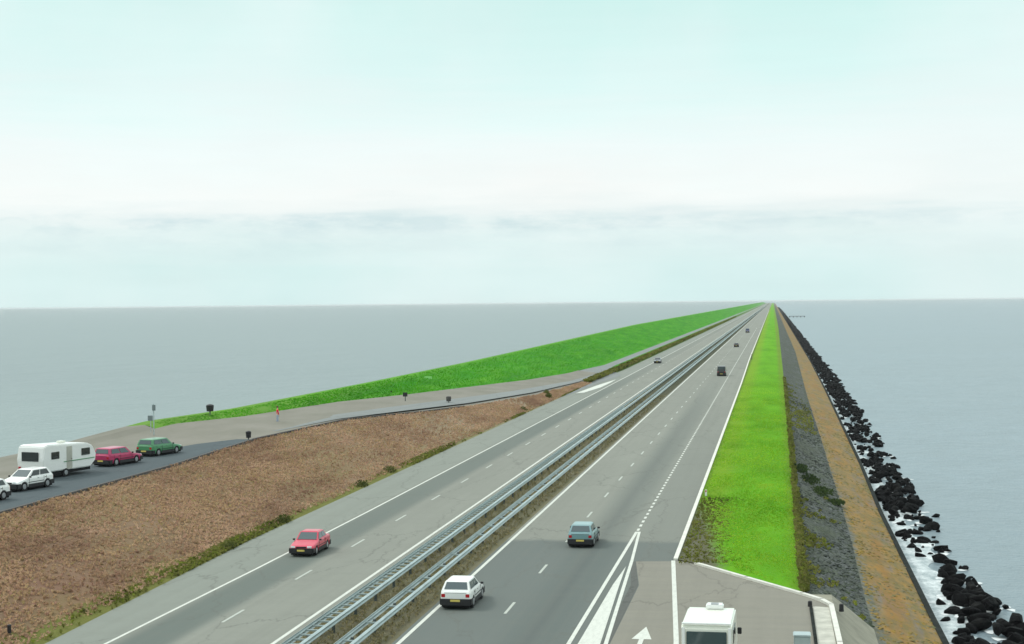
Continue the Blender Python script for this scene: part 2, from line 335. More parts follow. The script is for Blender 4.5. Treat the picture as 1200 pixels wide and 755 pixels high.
M['shrub'] = clump('dark_shrub_leaves', [(.012, .022, .010), (.025, .045, .014), (.04, .055, .02)])
M['shrub_v'] = clump('olive_shrub_leaves', [(.030, .038, .012), (.055, .066, .018), (.08, .085, .025)])

# ---------------------------------------------------------------- object helpers
def tag(o, label=None, cat=None, group=None, kind=None):
    if label: o['label'] = label
    if cat: o['category'] = cat
    if group: o['group'] = group
    if kind: o['kind'] = kind
    return o
def link(name, me, mat=None, parent=None, loc=None):
    o = bpy.data.objects.new(name, me); C.objects.link(o)
    if mat is not None and me is not None and not me.materials: me.materials.append(mat)
    if parent: o.parent = parent
    if loc: o.location = loc
    return o
def empty(name, loc, rz=0.0):
    o = bpy.data.objects.new(name, None); C.objects.link(o); o.location = loc; o.rotation_euler = (0, 0, rz); o.empty_display_size = .3; return o
def mesh_np(name, V, F_, smooth=False):
    V = np.asarray(V, dtype=np.float32); F_ = np.asarray(F_, dtype=np.int32)
    me = bpy.data.meshes.new(name); k = F_.shape[1]
    me.vertices.add(len(V)); me.vertices.foreach_set('co', V.ravel())
    me.loops.add(F_.size); me.loops.foreach_set('vertex_index', F_.ravel())
    me.polygons.add(len(F_)); me.polygons.foreach_set('loop_start', np.arange(0, F_.size, k, dtype=np.int32))
    me.polygons.foreach_set('loop_total', np.full(len(F_), k, dtype=np.int32))
    me.update(calc_edges=True); me.validate()
    me.polygons.foreach_set('use_smooth', np.full(len(me.polygons), smooth)); return me
def fn(pts):
    xs = [p[0] for p in pts]; return lambda y, k: np.interp(y, xs, [p[k] for p in pts])

YS = [42.0]
while YS[-1] < 9000: YS.append(YS[-1] + max(1.0, YS[-1]*.008))
YS = np.array(YS)
def ysub(a, b):
    y = YS[(YS > a+.05) & (YS < b-.05)]; return np.concatenate([[a], y, [b]])
def noise2(x, y, seed=0):
    r_ = np.random.default_rng(seed); s = 0
    for k in range(7):
        a, b, p = r_.uniform(-1, 1), r_.uniform(-1, 1), r_.uniform(0, 6.28); fr = .35*1.7**k
        s = s + np.sin(fr*(a*x+b*y)+p)/(1+.6*k)
    return s/3
def strip(name, A, B, mat, y0=42, y1=9000, n=1, amp=0, kind='structure', smooth=True, parent=None, dz=0, seed=0):
    """sheet between two lines A(y)->(x,z) and B(y)->(x,z)"""
    ys = ysub(y0, y1); T = np.linspace(0, 1, n+1)
    xa, za, xb, zb = A(ys, 1), A(ys, 2), B(ys, 1), B(ys, 2)
    X = xa[:, None]*(1-T)+xb[:, None]*T; Z = za[:, None]*(1-T)+zb[:, None]*T + dz; Y = np.repeat(ys[:, None], n+1, 1)
    if amp: Z = Z + amp*noise2(X, Y, seed)*np.minimum(1, 4*T*(1-T))[None, :]
    V = np.stack([X, Y, Z], -1).reshape(-1, 3); m_ = len(ys)
    i = (np.arange(m_-1)[:, None]*(n+1)+np.arange(n)[None, :]).ravel()
    Fc = np.stack([i, i+1, i+n+2, i+n+1], -1)
    o = link(name, mesh_np(name, V, Fc, smooth), mat, parent); o['kind'] = kind; return o
def poly(name, pts, z, mat, kind='structure', parent=None):
    me = bpy.data.meshes.new(name); me.from_pydata([(p[0], p[1], p[2] if len(p) > 2 else z) for p in pts], [], [list(range(len(pts)))])
    me.update()
    if me.polygons[0].normal.z < 0: me.flip_normals()
    o = link(name, me, mat, parent); o['kind'] = kind; return o
def bx(bm, c, s, rz=0.0):
    M_ = Matrix.Translation(c) @ Matrix.Rotation(rz, 4, 'Z') @ Matrix.Diagonal((*s, 1)); bmesh.ops.create_cube(bm, size=1, matrix=M_)
def cyl(bm, p0, p1, r0, r1=None, seg=12):
    p0, p1 = Vector(p0), Vector(p1); d = p1-p0
    M_ = Matrix.Translation((p0+p1)/2) @ d.to_track_quat('Z', 'Y').to_matrix().to_4x4()
    bmesh.ops.create_cone(bm, cap_ends=True, segments=seg, radius1=r0, radius2=r0 if r1 is None else r1, depth=d.length, matrix=M_)
def sph(bm, c, r_, s=(1, 1, 1), sub=2):
    bmesh.ops.create_icosphere(bm, subdivisions=sub, radius=r_, matrix=Matrix.Translation(c) @ Matrix.Diagonal((*s, 1)))
def fin(name, bm, mat, parent=None, smooth=False, bevel=0):
    if bevel: bmesh.ops.bevel(bm, geom=list(bm.edges), offset=bevel, segments=2, affect='EDGES', clamp_overlap=True)
    bmesh.ops.recalc_face_normals(bm, faces=bm.faces)
    me = bpy.data.meshes.new(name); bm.to_mesh(me); bm.free()
    if smooth: me.polygons.foreach_set('use_smooth', [True]*len(me.polygons))
    return link(name, me, mat, parent)
def box(name, c, s, mat, parent=None, bevel=0, rz=0.0, smooth=False):
    bm = bmesh.new(); bx(bm, c, s, rz); return fin(name, bm, mat, parent, smooth, bevel)
def const(x, z): return lambda y, k: np.full(np.shape(y), x if k == 1 else z, dtype=float)

# ---------------------------------------------------------------- the dike, cross-section by cross-section
ZS = -4.0
foot = fn([(42, -61.0, 2.95), (118, -61.3, 2.95), (134, -61.3, 2.95), (141, -61.2, 3.1), (152, -59.9, 3.6), (165, -57.2, 3.4), (195, -54.8, 3.1), (220, -51.4, 2.6), (290, -44.9, 1.2), (326, -42.0, .8), (380, -41.5, .4), (9000, -41.5, .3)])
crest = fn([(42, -62.2, 3.0), (118, -62.6, 3.0), (134, -62.6, 3.05), (141, -62.2, 3.4), (152, -61.0, 4.0), (171, -58.6, 4.0), (228, -57.3, 4.1), (300, -57, 4.2), (380, -57, 4.5), (680, -57, 5.7), (9000, -57, 5.9)])
crest2 = lambda y, k: crest(y, k) - (2.0 if k == 1 else .15)
toe_l = lambda y, k: crest(y, k)-22 if k == 1 else np.full(np.shape(y), -4.6)
banktop = fn([(42, -46.3, 3.0), (116, -46.3, 3.0), (141, -47.6, 3.0), (166, -45.6, 3.0), (188, -41.9, 2.3), (211, -40.0, 1.6), (252, -37.4, .7), (295, -36.3, .15), (340, -36.8, .05), (9000, -36.8, .05)])
bankfoot = fn([(42, -32.6, 0), (70, -33.3, 0), (100, -34.2, 0), (300, -34.3, 0), (360, -33.6, 0), (9000, -33.6, 0)])
pathL = fn([(300, -41.2, .25), (9000, -41.2, .25)])
pf = fn([(340, -42, .6), (380, -40.4, .25), (9000, -40.0, .22)])
pn = fn([(340, -36.9, .05), (380, -37.8, .12), (9000, -38.0, .12)])
Lm = const(-22.05, 0); Rm = const(-17.3, 0)
kerbX = fn([(42, -3.2, 0), (71.6, -4.4, 0), (94.5, -6.0, 0), (300, -6.1, 0), (420, -6.4, 0), (9000, -6.5, 0)])
grassL = fn([(94.5, -5.8, 0.06), (300, -5.9, 0.06), (420, -6.2, .06), (9000, -6.3, .06)])
grassR = fn([(42, 1.3, 0), (84, 1.4, .05), (164, 1.65, .05), (280, 1.9, .05), (905, 2.8, .05), (9000, 3.0, .05)])
greyR = fn([(42, 5.0, -1.8), (94, 5.1, -1.8), (120, 5.45, -1.8), (200, 5.75, -1.8), (287, 5.9, -1.8), (530, 7.2, -1.8), (9000, 7.5, -1.8)])
ochR = fn([(42, 9.0, -3.2), (95, 8.9, -3.2), (142, 9.0, -3.2), (183, 9.5, -3.2), (337, 10.4, -3.2), (482, 10.9, -3.2), (9000, 11.2, -3.2)])
toeR = lambda y, k: ochR(y, k)+(.34 if k == 1 else 0)
grassM = lambda y, k: (grassL(y, k)+grassR(y, k))/2 + (0 if k == 1 else .22)

strip('sea_slope', toe_l, crest2, M['grass_back'])
strip('dike_crest', crest2, crest, M['grass_l'], n=2, y0=148)
strip('dike_crest', crest2, crest, M['gravel'], n=2, y1=148)
strip('dike_grass_slope', crest, foot, M['grass_l'], n=8, amp=.10, seed=3, y0=148)
strip('dike_edge', crest, foot, M['gravel'], n=2, y1=148)
strip('parking_plateau', foot, banktop, M['gravel'], n=6, amp=.02, y1=340)
strip('service_path', pf, pn, M['asph_slip'], n=1, y0=340)
strip('path_verge', foot, pf, M['grass_l'], n=1, y0=340)
strip('path_verge', pn, banktop, M['grass_l'], n=1, y0=340)
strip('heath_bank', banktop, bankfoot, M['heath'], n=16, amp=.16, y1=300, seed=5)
strip('roadside_verge', banktop, bankfoot, M['verge'], n=3, amp=.05, y0=300, seed=6)
strip('left_carriageway', bankfoot, Lm, M['asph_l'])
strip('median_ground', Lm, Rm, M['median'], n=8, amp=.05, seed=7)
strip('right_carriageway', Rm, kerbX, M['asph_r'])
strip('grass_strip', grassL, grassM, M['grass_r'], n=7, amp=.07, y0=94.5, seed=8)
strip('grass_strip', grassM, grassR, M['grass_r'], n=7, amp=.07, y0=94.5, seed=9)
strip('stone_slope', grassR, greyR, M['basalt'], n=9, amp=.10, y0=84.5, seed=10)
strip('lichen_berm', greyR, ochR, M['lichen'], n=8, amp=.09, seed=11)
strip('toe_beam', ochR, toeR, M['conc_dark'], dz=.06)
strip('toe_beam', toeR, lambda y, k: toeR(y, k)+(.03 if k == 1 else -1.6), M['conc_dark'], dz=.06)
strip('toe_beam', lambda y, k: ochR(y, k)-(.01 if k == 1 else .1), lambda y, k: ochR(y, k)+(0 if k == 1 else .06), M['conc_dark'])
# right kerb: a low white concrete edge along the grass
def kerbstrip(name, line, w, h, mat, y0, y1):
    a = lambda y, k: line(y, k) + (0 if k == 1 else h); b = lambda y, k: line(y, k) + (w if k == 1 else h)
    strip(name, a, b, mat, y0, y1)
    strip(name, lambda y, k: line(y, k)-(0 if k == 1 else .02), a, mat, y0, y1)
    strip(name, b, lambda y, k: line(y, k)+(w if k == 1 else -.05), mat, y0, y1)
kerbstrip('white_kerb', kerbX, .26, .13, M['kerbw'], 94.5, 2500)
me_ = box('white_kerb', (-5.87, 94.47, .03), (.255, .05, .196), M['kerbw']); me_['kind'] = 'structure'
bt = lambda y, k: banktop(y, k)-(.15 if k == 1 else 0)
kerbstrip('bank_kerb', bt, .22, .17, M['timber'], 60, 205)
# apron at the lower right
ap = [(-4.55, 93.3), (1.38, 84.2), (2.55, 81.6), (2.62, 70), (2.5, 42), (-3.2, 42), (-4.4, 71.6), (-6.1, 94.5), (-5.8, 94.5), (-5.2, 94.05)]
poly('monument_apron', [(p[0], p[1]) for p in ap], .0, M['asph_apron'])
cornA = fn([(84.2, 1.30, .03), (93.3, -4.62, .04), (94.0, -5.2, .05), (94.5, -5.8, .06)])
cornM = lambda y, k: (cornA(y, k)+grassR(y, k))/2 + (0 if k == 1 else np.interp(y, [84.2, 94.5], [0, .22]))
strip('grass_strip', cornA, cornM, M['grass_r'], n=5, y0=84.2, y1=94.5, seed=8)
strip('grass_strip', cornM, grassR, M['grass_r'], n=5, y0=84.2, y1=94.5, seed=9)
poly('slip_lane', [(-7.95, 42), (-3.25, 42), (-4.45, 71.6), (-6.05, 94.2), (-8.2, 93.9), (-7.35, 86), (-7.42, 71)], .006, M['asph_apron'])
poly('lane_joint', [(-7.9, 42), (-7.46, 42), (-7.44, 71), (-7.40, 86), (-8.2, 93.9), (-8.5, 93.8), (-7.8, 86), (-7.8, 71)], .010, M['patch_dark'])
# pavement edge kerb round the apron, foot strip and ramp
def ribbon(name, pts, w, z, h, mat):
    bm = bmesh.new()
    for (a, b) in zip(pts[:-1], pts[1:]):
        a, b = Vector((*a, 0)), Vector((*b, 0)); d = (b-a); L_ = d.length; ang = math.atan2(d.y, d.x)
        bx(bm, ((a+b)/2).to_tuple()[:2]+(z+h/2,), (L_+w*.4, w, h), ang)
    o = fin(name, bm, mat); o['kind'] = 'structure'; return o
ribbon('apron_kerb', [(-4.6, 93.3), (-1.6, 88.7), (1.38, 84.2), (2.35, 82.6), (2.78, 81.2), (2.84, 72.3), (2.84, 50)], .24, -.03, .15, M['kerbw'])
ribbon('inner_kerb', [(1.75, 80.6), (1.78, 73), (1.8, 50)], .14, 0, .10, M['conc_dark'])
poly('footpath', [(1.86, 81.0), (2.66, 80.8), (2.7, 50), (1.88, 50)], .012, M['conc'])
strip('ramp_ground', const(2.9, -.02), greyR, M['conc_beige'], n=6, amp=.03, y0=42, y1=84.5, seed=12)
strip('ramp_ground', const(1.3, -.04), const(2.9, -.02), M['conc_beige'], y0=42, y1=84.5)

# painted marks
def line(name, x, w, y0, y1, mat=None, dz=.008):
    X = x if callable(x) else (lambda y: np.full(np.shape(y), x, dtype=float))
    o = strip(name, lambda y, k: X(y)-w/2 if k == 1 else np.zeros_like(y), lambda y, k: X(y)+w/2 if k == 1 else np.zeros_like(y), mat or M['paint'], y0, y1, dz=dz, smooth=False)
    return o
line('edge_line', lambda y: np.interp(y, [42, 68, 89, 114], [-30.6, -30.42, -30.12, -30.0]), .17, 42, 3000)
line('edge_line', -22.72, .20, 42, 3000)
line('edge_line', -17.0, .20, 42, 3000)
def dashes(name, x, w, L_, per, y0, y1, mat):
    V, F_ = [], []; y = y0
    while y < y1:
        b = len(V); V += [(x-w/2, y, .008), (x+w/2, y, .008), (x+w/2, y+L_, .008), (x-w/2, y+L_, .008)]; F_.append((b, b+1, b+2, b+3)); y += per
    o = link(name, mesh_np(name, V, F_), mat); o['kind'] = 'structure'
dashes('lane_dashes', -26.72, .15, 3.2, 12.0, 49.7, 1800, M['paint_worn'])
dashes('lane_dashes', -13.32, .15, 3.0, 11.8, 42.0, 1800, M['paint_worn'])
dashes('block_line', -9.15, .18, 1.0, 2.0, 106.5, 900, M['paint'])
# gore: two converging lines with a filled wedge
def seg(name, a, b, w, z, mat):
    a, b = Vector(a), Vector(b); n_ = Vector((-(b-a).y, (b-a).x)).normalized()*w/2
    poly(name, [(a-n_)[:], (b-n_)[:], (b+n_)[:], (a+n_)[:]], z, mat)
seg('gore_line', (-9.3, 42), (-9.28, 71.4), .20, .009, M['paint']); seg('gore_line', (-9.28, 71.4), (-9.18, 106), .20, .0095, M['paint'])
seg('gore_line', (-7.5, 42), (-7.60, 71), .20, .0128, M['paint']); seg('gore_line', (-7.60, 71), (-8.45, 94), .19, .0132, M['paint']); seg('gore_line', (-8.45, 94), (-9.0, 106), .18, .0128, M['paint'])
poly('gore_fill', [(-8.95, 42), (-7.95, 42), (-7.85, 71), (-8.42, 86), (-8.62, 92), (-8.78, 86), (-8.86, 71)], .0135, M['paint'])
line('apron_line', lambda y: np.interp(y, [42, 71.6, 94.3], [-3.3, -4.45, -6.0]), .24, 42, 94.4, dz=.014)
# lane arrow, pointing away from the camera
poly('lane_arrow', [(-6.19, 64), (-5.97, 64), (-5.97, 72.2), (-5.62, 72.2), (-6.08, 75.0), (-6.54, 72.2), (-6.19, 72.2)], .016, M['paint'])
# slip road from the parking down to the motorway and its white nose
poly('slip_road', [(-31.6, 330), (-33.2, 292), (-33.9, 262, .02), (-36.8, 256, .5), (-36.6, 290, .12), (-36.9, 345, .05), (-34, 345)], .03, M['asph_slip'])
poly('slip_nose_paint', [(-33.2, 266), (-32.4, 290), (-31.0, 314), (-30.8, 300), (-30.9, 284), (-32.0, 268)], .034, M['paint'])
slipL = fn([(150, -52.0, 3.03), (166, -50.6, 3.03), (188, -47.2, 2.75), (211, -45.0, 2.2), (252, -41.6, 1.2), (300, -38.6, .35), (338, -37.5, .12)])
slipR = fn([(150, -48.4, 3.04), (166, -46.6, 3.06), (188, -43.4, 2.55), (211, -41.2, 1.85), (252, -38.4, .95), (300, -36.7, .25), (338, -36.8, .12)])
strip('exit_road', slipL, slipR, M['asph_slip'], 150, 338, dz=.05)
poly('parking_surface', [(-46.55, 60), (-53.5, 60), (-53.5, 108), (-53.0, 126), (-51.5, 136), (-49.5, 141), (-48.2, 141), (-46.7, 128), (-46.55, 116)], 3.03, M['asph_dark'])

# water: one sheet to the horizon
me = bpy.data.meshes.new('sea'); R0 = 32000; ring = [(R0*math.cos(a), R0*math.sin(a), ZS) for a in np.linspace(0, 2*math.pi, 97)[:-1]]
me.from_pydata([(0, 0, ZS)]+ring, [], [(0, i+1, (i+1) % 96+1) for i in range(96)]); tag(link('sea', me, M['water']), kind='structure')
# pale water, sky reflection painted into its colour, between the toe beam and the boulders
paleR = lambda y, k: (np.where(np.asarray(y) > 140, 11.3, 11.8)+.5*np.sin(np.asarray(y)*.31)+.4*np.sin(np.asarray(y)*.83+1) if k == 1 else np.full(np.shape(y), ZS))
strip('sheltered_water', lambda y, k: toeR(y, k)-.02 if k == 1 else np.full(np.shape(y), ZS), paleR, M['foam'], 60, 420, n=2, dz=.02)

# ---------------------------------------------------------------- boulders in the breakwater
def rock_mesh(seed, sub=2):
    r_ = random.Random(seed); bm = bmesh.new(); bmesh.ops.create_icosphere(bm, subdivisions=sub, radius=.5)
    ax = [Vector((r_.uniform(-1, 1), r_.uniform(-1, 1), r_.uniform(-1, 1))).normalized() for _ in range(13)]
    dd = [r_.uniform(.22, .40) for _ in ax]
    for v_ in bm.verts:
        for a, d in zip(ax, dd):
            e = v_.co.dot(a)-d
            if e > 0: v_.co -= a*e*.92
        v_.co *= 1+r_.uniform(-.07, .07)
    bmesh.ops.scale(bm, vec=(r_.uniform(1.0, 1.9), r_.uniform(.8, 1.2), r_.uniform(.65, 1.1)), verts=bm.verts)
    me = bpy.data.meshes.new('boulder'); bm.to_mesh(me); bm.free(); me.materials.append(M['rock']); return me
RM = [rock_mesh(i, 2) for i in range(8)]
RMl = [rock_mesh(i+40, 1) for i in range(5)]
def rocks():
    L_ = []; y = 70.0
    while y < 4200:
        step = .42 if y < 420 else .42*(y/420)
        lo = float(np.interp(y, [70, 98, 103, 108, 112, 120, 133, 146, 160, 200, 400, 4200], [10.3, 10.2, 10.9, 11.2, 11.6, 11.0, 10.2, 10.0, 10.1, 10.5, 11.6, 12]))
        hi = float(np.interp(y, [70, 100, 108, 116, 121, 135, 150, 181, 368, 4200], [15.2, 14.7, 13.9, 13.1, 13.0, 13.3, 13.9, 14.1, 15.4, 15.8]))
        dens = float(np.interp(y, [70, 112, 114, 121, 124, 140, 146, 4200], [1, 1, .10, .12, .42, .5, 1, 1]))
        wave = math.sin(y*.23)+.7*math.sin(y*.61+1)
        for k in range(2):
            if rnd.random() > dens: continue
            x = rnd.uniform(lo, hi+.35*wave)
            if dens > .9 and float(noise2(x*1.9, y*.55, 77)) < (-.16 if y < 113 else -.42): continue
            s = rnd.choice([.3, .4, .55, .7, .85, 1.0, 1.2]) * (1.0 if y < 420 else min(2.6, (y/420)**.6))
            core = 1-abs((x-(lo+hi)/2)/((hi-lo)/2+.01))
            z = ZS + max(-.08, .05+.55*core)*rnd.uniform(.5, 1.1) if dens > .9 else ZS+rnd.uniform(-.05, .15)
            L_.append((x, y+rnd.uniform(-.3, .3), z, s))
        y += step
    # strays
    for (x, y_) in ((10.35, 103.4), (10.1, 98.2), (13.4, 117.0), (10.6, 127), (12.7, 119.3), (12.1, 117.5), (12.0, 113.8)):
        L_.append((x, y_, ZS+.05, .85))
    return L_
RL = sorted(rocks(), key=lambda t: t[1])
near = [t for t in RL if t[1] > 79]; hidden = [t for t in RL if t[1] <= 79]
top, rest = near[:300], near[300:]+hidden
for i, (x, y, z, s) in enumerate(top):
    o = link('boulder', RM[i % 8], None, None, (x, y, z)); o.scale = (s, s, s*.95)
    o.rotation_euler = (rnd.uniform(-.5, .5), rnd.uniform(-.5, .5), rnd.uniform(0, 6.28))
    zone = ('dark wet boulder in the dense heap at the lower right corner' if y < 113 else 'dark boulder among the loosely scattered ones between the two right heaps' if y < 145 else
            'dark boulder in the long heap beyond the gap, level with the dark shrub')
    tag(o, zone, 'boulder', 'boulders heaped at the lower right' if y < 113 else 'boulders scattered between the heaps' if y < 145 else 'boulders of the long heap on the right')
VV, FF, nb = [], [], 0
for i, (x, y, z, s) in enumerate(rest):
    me = RMl[i % 5] if y > 160 else RM[i % 8]
    k = id(me)
    if not hasattr(rocks, 'c'): rocks.c = {}
    if k not in rocks.c:
        rocks.c[k] = (np.array([v_.co[:] for v_ in me.vertices]), np.array([p.vertices[:] for p in me.polygons]))
    v_, f_ = rocks.c[k]; R_ = np.array(Matrix.Rotation(rnd.uniform(0, 6.28), 3, 'Z') @ Matrix.Rotation(rnd.uniform(-.5, .5), 3, 'X'))
    VV.append(v_ @ R_.T*s+np.array([x, y, z])); FF.append(f_+nb); nb += len(v_)
tag(link('distant_boulders', mesh_np('distant_boulders', np.concatenate(VV), np.concatenate(FF)), M['rock']), 'dark band of boulders running on along the right waterline towards the horizon', 'boulders', kind='stuff')
# foam collars: small irregular white patches round the boulders
V, F_ = [], []
for (x, y, z, s) in near:
    if y > 330 or rnd.random() > (.4 if y < 145 else .3): continue
    for q in range(rnd.choice([1, 1, 2])):
        cx, cy = x+rnd.uniform(-.8, .7), y+rnd.uniform(-.9, .6); rr = rnd.uniform(.16, .52); b = len(V); n_ = 9
        V.append((cx, cy, ZS+.055+rnd.uniform(0, .02)))
        for k in range(n_):
            a = k/n_*6.283; q_ = rr*rnd.uniform(.45, 1.15); V.append((cx+math.cos(a)*q_, cy+math.sin(a)*q_*1.5, ZS+.03))
        for k in range(n_): F_.append((b, b+1+k, b+1+(k+1) % n_))
tag(link('foam_patches', mesh_np('foam_patches', V, F_), M['spray']), 'white foam washing round the dark boulders by the right waterline', 'foam', kind='stuff')

# ---------------------------------------------------------------- ground cover (real geometry)
def tufts(name, mat, X, Y, Z, hgt, wid, nb_, label, cat, spread=.6):
    """blades: nb_ triangles per tuft, joined at the root as one island"""
    n_ = len(X); V, F_ = [], []
    root = np.stack([X, Y, Z-.02], -1)
    a0 = nrng.uniform(0, 6.283, n_)
    Vs = [root]
    Fs = []
    for k in range(nb_):
        a = a0+k*6.283/nb_+nrng.uniform(-.4, .4, n_); h_ = hgt*nrng.uniform(.6, 1.25, n_); w_ = wid*nrng.uniform(.7, 1.3, n_)
        t = nrng.uniform(.2, 1, n_)*spread
        tipx = X+np.cos(a)*t*h_*1.2; tipy = Y+np.sin(a)*t*h_*1.2
        p1 = np.stack([tipx-np.sin(a)*w_/2, tipy+np.cos(a)*w_/2, Z+h_*(1-.4*t)], -1)
        p2 = np.stack([tipx+np.sin(a)*w_/2, tipy-np.cos(a)*w_/2, Z+h_*(1-.4*t)*.9], -1)
        i1 = n_*(1+2*k); Vs += [p1, p2]; r0 = np.arange(n_)
        Fs.append(np.stack([r0, i1+n_+r0, i1+r0], -1))
    me = mesh_np(name, np.concatenate(Vs), np.concatenate(Fs), True)
    # soft leaf shading: vertex normals lean up and outwards as in a dense tuft
    nr = np.concatenate([np.tile([0, 0, 1.0], (n_, 1))]+[np.stack([(v_[:, 0]-X)*2.2, (v_[:, 1]-Y)*2.2, np.full(n_, .9*np.mean(hgt)+.1)], -1) for v_ in Vs[1:]])
    nr /= np.linalg.norm(nr, axis=1)[:, None]
    me.normals_split_custom_set_from_vertices(nr.tolist())
    o = link(name, me, mat); tag(o, label, cat, kind='stuff'); return o
def scatter(A, B, y0, y1, n_, t0=0, t1=1):
    yy = y0*(y1/y0)**nrng.uniform(0, 1, n_); t = nrng.uniform(t0, t1, n_)
    return (A(yy, 1)*(1-t)+B(yy, 1)*t, yy, A(yy, 2)*(1-t)+B(yy, 2)*t)
X, Y, Z = scatter(grassL, grassR, 84, 330, 44000, .01, 1.0)
keep = ~((X < -2.6-(Y-94)*.06+nrng.normal(0, .5, len(X))) & (Y < 122)) & ~((Y < 94.3) & (X < (94.3-Y)*.655-4.4))
Zd = np.interp((X-grassL(Y, 1))/(grassR(Y, 1)-grassL(Y, 1)), [0, .5, 1], [.03, .25, .02])*np.clip((Y-84.2)/10.3, 0, 1)
X, Y, Z = X[keep], Y[keep], Zd[keep]
tufts('mown_grass', M['tuft_g'], X, Y, Z, .085, .045*np.maximum(.1, np.minimum(1, (330-Y)/120)), 4, 'bright green mown grass on the strip right of the motorway', 'grass')
# dirt-patch weeds
X, Y, Z = scatter(const(-5.6, .05), const(-2.0, .12), 93, 124, 1500)
tufts('weeds', M['tuft_v'], X, Y, Z, .16, .10, 4, 'olive weeds on the bare patch beside the apron corner', 'weeds')
X, Y, Z = scatter(banktop, bankfoot, 62, 300, 60000, 0, .97); k_ = noise2(X*1.6, Y*.5, 55)+nrng.normal(0, .5, len(X)) > -.35; X, Y, Z = X[k_], Y[k_], Z[k_]; Z = Z+.16*noise2(X, Y, 5)*.6
tufts('heath_plants', M['tuft_h'], X, Y, Z, .10*nrng.uniform(.4, 2.2, len(X)), .11*nrng.uniform(.6, 1.3, len(X)), 5, 'low reddish brown heath plants covering the bank below the parking', 'ground cover')
X, Y, Z = scatter(banktop, bankfoot, 62, 300, 7000, .93, 1.0)
k_ = noise2(X*1.2, Y*.35, 31)+nrng.normal(0, .2, len(X)) > .30; X, Y, Z = X[k_], Y[k_], Z[k_]
tufts('verge_plants', M['tuft_v'], X, Y, Z, .19, .14, 5, 'rough olive green grass along the foot of the brown bank', 'grass')
X, Y, Z = scatter(banktop, bankfoot, 300, 1500, 3200, 0.35, .85)
tufts('far_verge_plants', M['tuft_v'], X, Y, Z, .75, .55, 5, 'dark rough growth on the verge between motorway and service path', 'grass')
X, Y, Z = scatter(Lm, Rm, 60, 260, 5000, .08, .95)
tufts('median_plants', M['tuft_m'], X, Y, Z+.02, .15, .10, 4, 'thin dry grass on the ground under the guardrails', 'grass')
X, Y, Z = scatter(crest, foot, 150, 900, 16000, 0, 1)
tufts('slope_grass', M['tuft_l'], X, Y, Z, .12*np.clip((Y-140)/70, .2, 1), .16*np.clip((900-Y)/500, .05, 1), 4, 'deep green grass on the long slope of the sea dike on the left', 'grass')
X, Y, Z = scatter(grassR, greyR, 85, 320, 4500, 0, .9)
k_ = noise2(X*1.3, Y*.5, 21) > .18; X, Y, Z = X[k_], Y[k_], Z[k_]
tufts('slope_weeds', M['tuft_v'], X, Y, Z, .20, .16, 4, 'dark weeds growing between the grey stones of the right slope', 'weeds')
X, Y, Z = scatter(grassR, greyR, 84.6, 320, 1100, -.03, .09)
tufts('edge_weeds', M['tuft_v'], X, Y, Z, .30, .20, 5, 'rough weeds where the green strip meets the grey stones', 'weeds')
# loose stones on the slope and berm
def stones(name, A, B, n_, s0, s1, mat, label, y0=84.6, y1=260):
    X, Y, Z = scatter(A, B, y0, y1, n_, .02, .98); VV, FF = [], []
    v_, f_ = (np.array([q.co[:] for q in RMl[0].vertices]), np.array([p.vertices[:] for p in RMl[0].polygons]))
    for i in range(n_):
        a = rnd.uniform(0, 6.28); c_, s_ = math.cos(a), math.sin(a); R_ = np.array([[c_, -s_, 0], [s_, c_, 0], [0, 0, .55]])
        VV.append(v_ @ R_.T*rnd.uniform(s0, s1)+np.array([X[i], Y[i], Z[i]])); FF.append(f_+i*len(v_))
    tag(link(name, mesh_np(name, np.concatenate(VV), np.concatenate(FF)), mat), label, 'stones', kind='stuff')
M['stone_c'] = clump('grey_stone', [(.035, .040, .036), (.075, .085, .078), (.125, .135, .135), (.045, .060, .032)], thin=False)
M['stone_o'] = clump('lichened_stone', [(.20, .15, .05), (.30, .18, .03), (.17, .15, .11), (.11, .115, .05)], thin=False)
stones('slope_stones', grassR, greyR, 2600, .22, .50, M['stone_c'], 'grey stones set in the slope beside the green strip')
stones('berm_stones', greyR, ochR, 2200, .20, .46, M['stone_o'], 'ochre lichened stones on the berm above the right waterline', y0=70)

# shrubs
def shrub(name, pts, mat, label, n_, leaf, group=None):
    """pts: (x,y,z,rx,ry,rz) blobs filled with leaf faces"""
    root = empty(name, (pts[0][0], pts[0][1], pts[0][2])); tag(root, label, 'shrub', group); o0 = Vector(root.location)
    V, F_ = [], []
    for (x, y, z, a, b, c_) in pts:
        for _ in range(n_):
            d = Vector((rnd.gauss(0, 1), rnd.gauss(0, 1), abs(rnd.gauss(0, 1)))).normalized()*rnd.uniform(.35, 1.05)
            p = Vector((x+d.x*a, y+d.y*b, z+d.z*c_))-o0; e1 = Vector((rnd.uniform(-1, 1), rnd.uniform(-1, 1), rnd.uniform(-1, 1))).normalized()
            e2 = e1.orthogonal().normalized(); s = leaf*rnd.uniform(.6, 1.4); i = len(V)
            V += [p-e1*s, p+e2*s*.6, p+e1*s, p-e2*s*.6]; F_.append((i, i+1, i+2, i+3))
    link('foliage', mesh_np('foliage', [tuple(v_) for v_ in V], F_), mat, root)
    for (x, y, z, a, b, c_) in pts:
        bm = bmesh.new(); q = Vector((x, y, z-.1))-o0; cyl(bm, q, q+Vector((rnd.uniform(-.3, .3)*a, rnd.uniform(-.3, .3)*b, c_*.8)), .04, .012, 6); fin('stem', bm, M['timber'], root)
shrub('shrub', [(2.3, 148, -.25, .9, 3.0, .55), (3.0, 142, -.6, 1.0, 3.2, .6), (3.9, 137, -1.0, 1.1, 2.6, .5), (4.9, 134, -1.5, .9, 1.4, .35)], M['shrub'], 'dark low shrub sprawling across the grey stone slope', 420, .12)
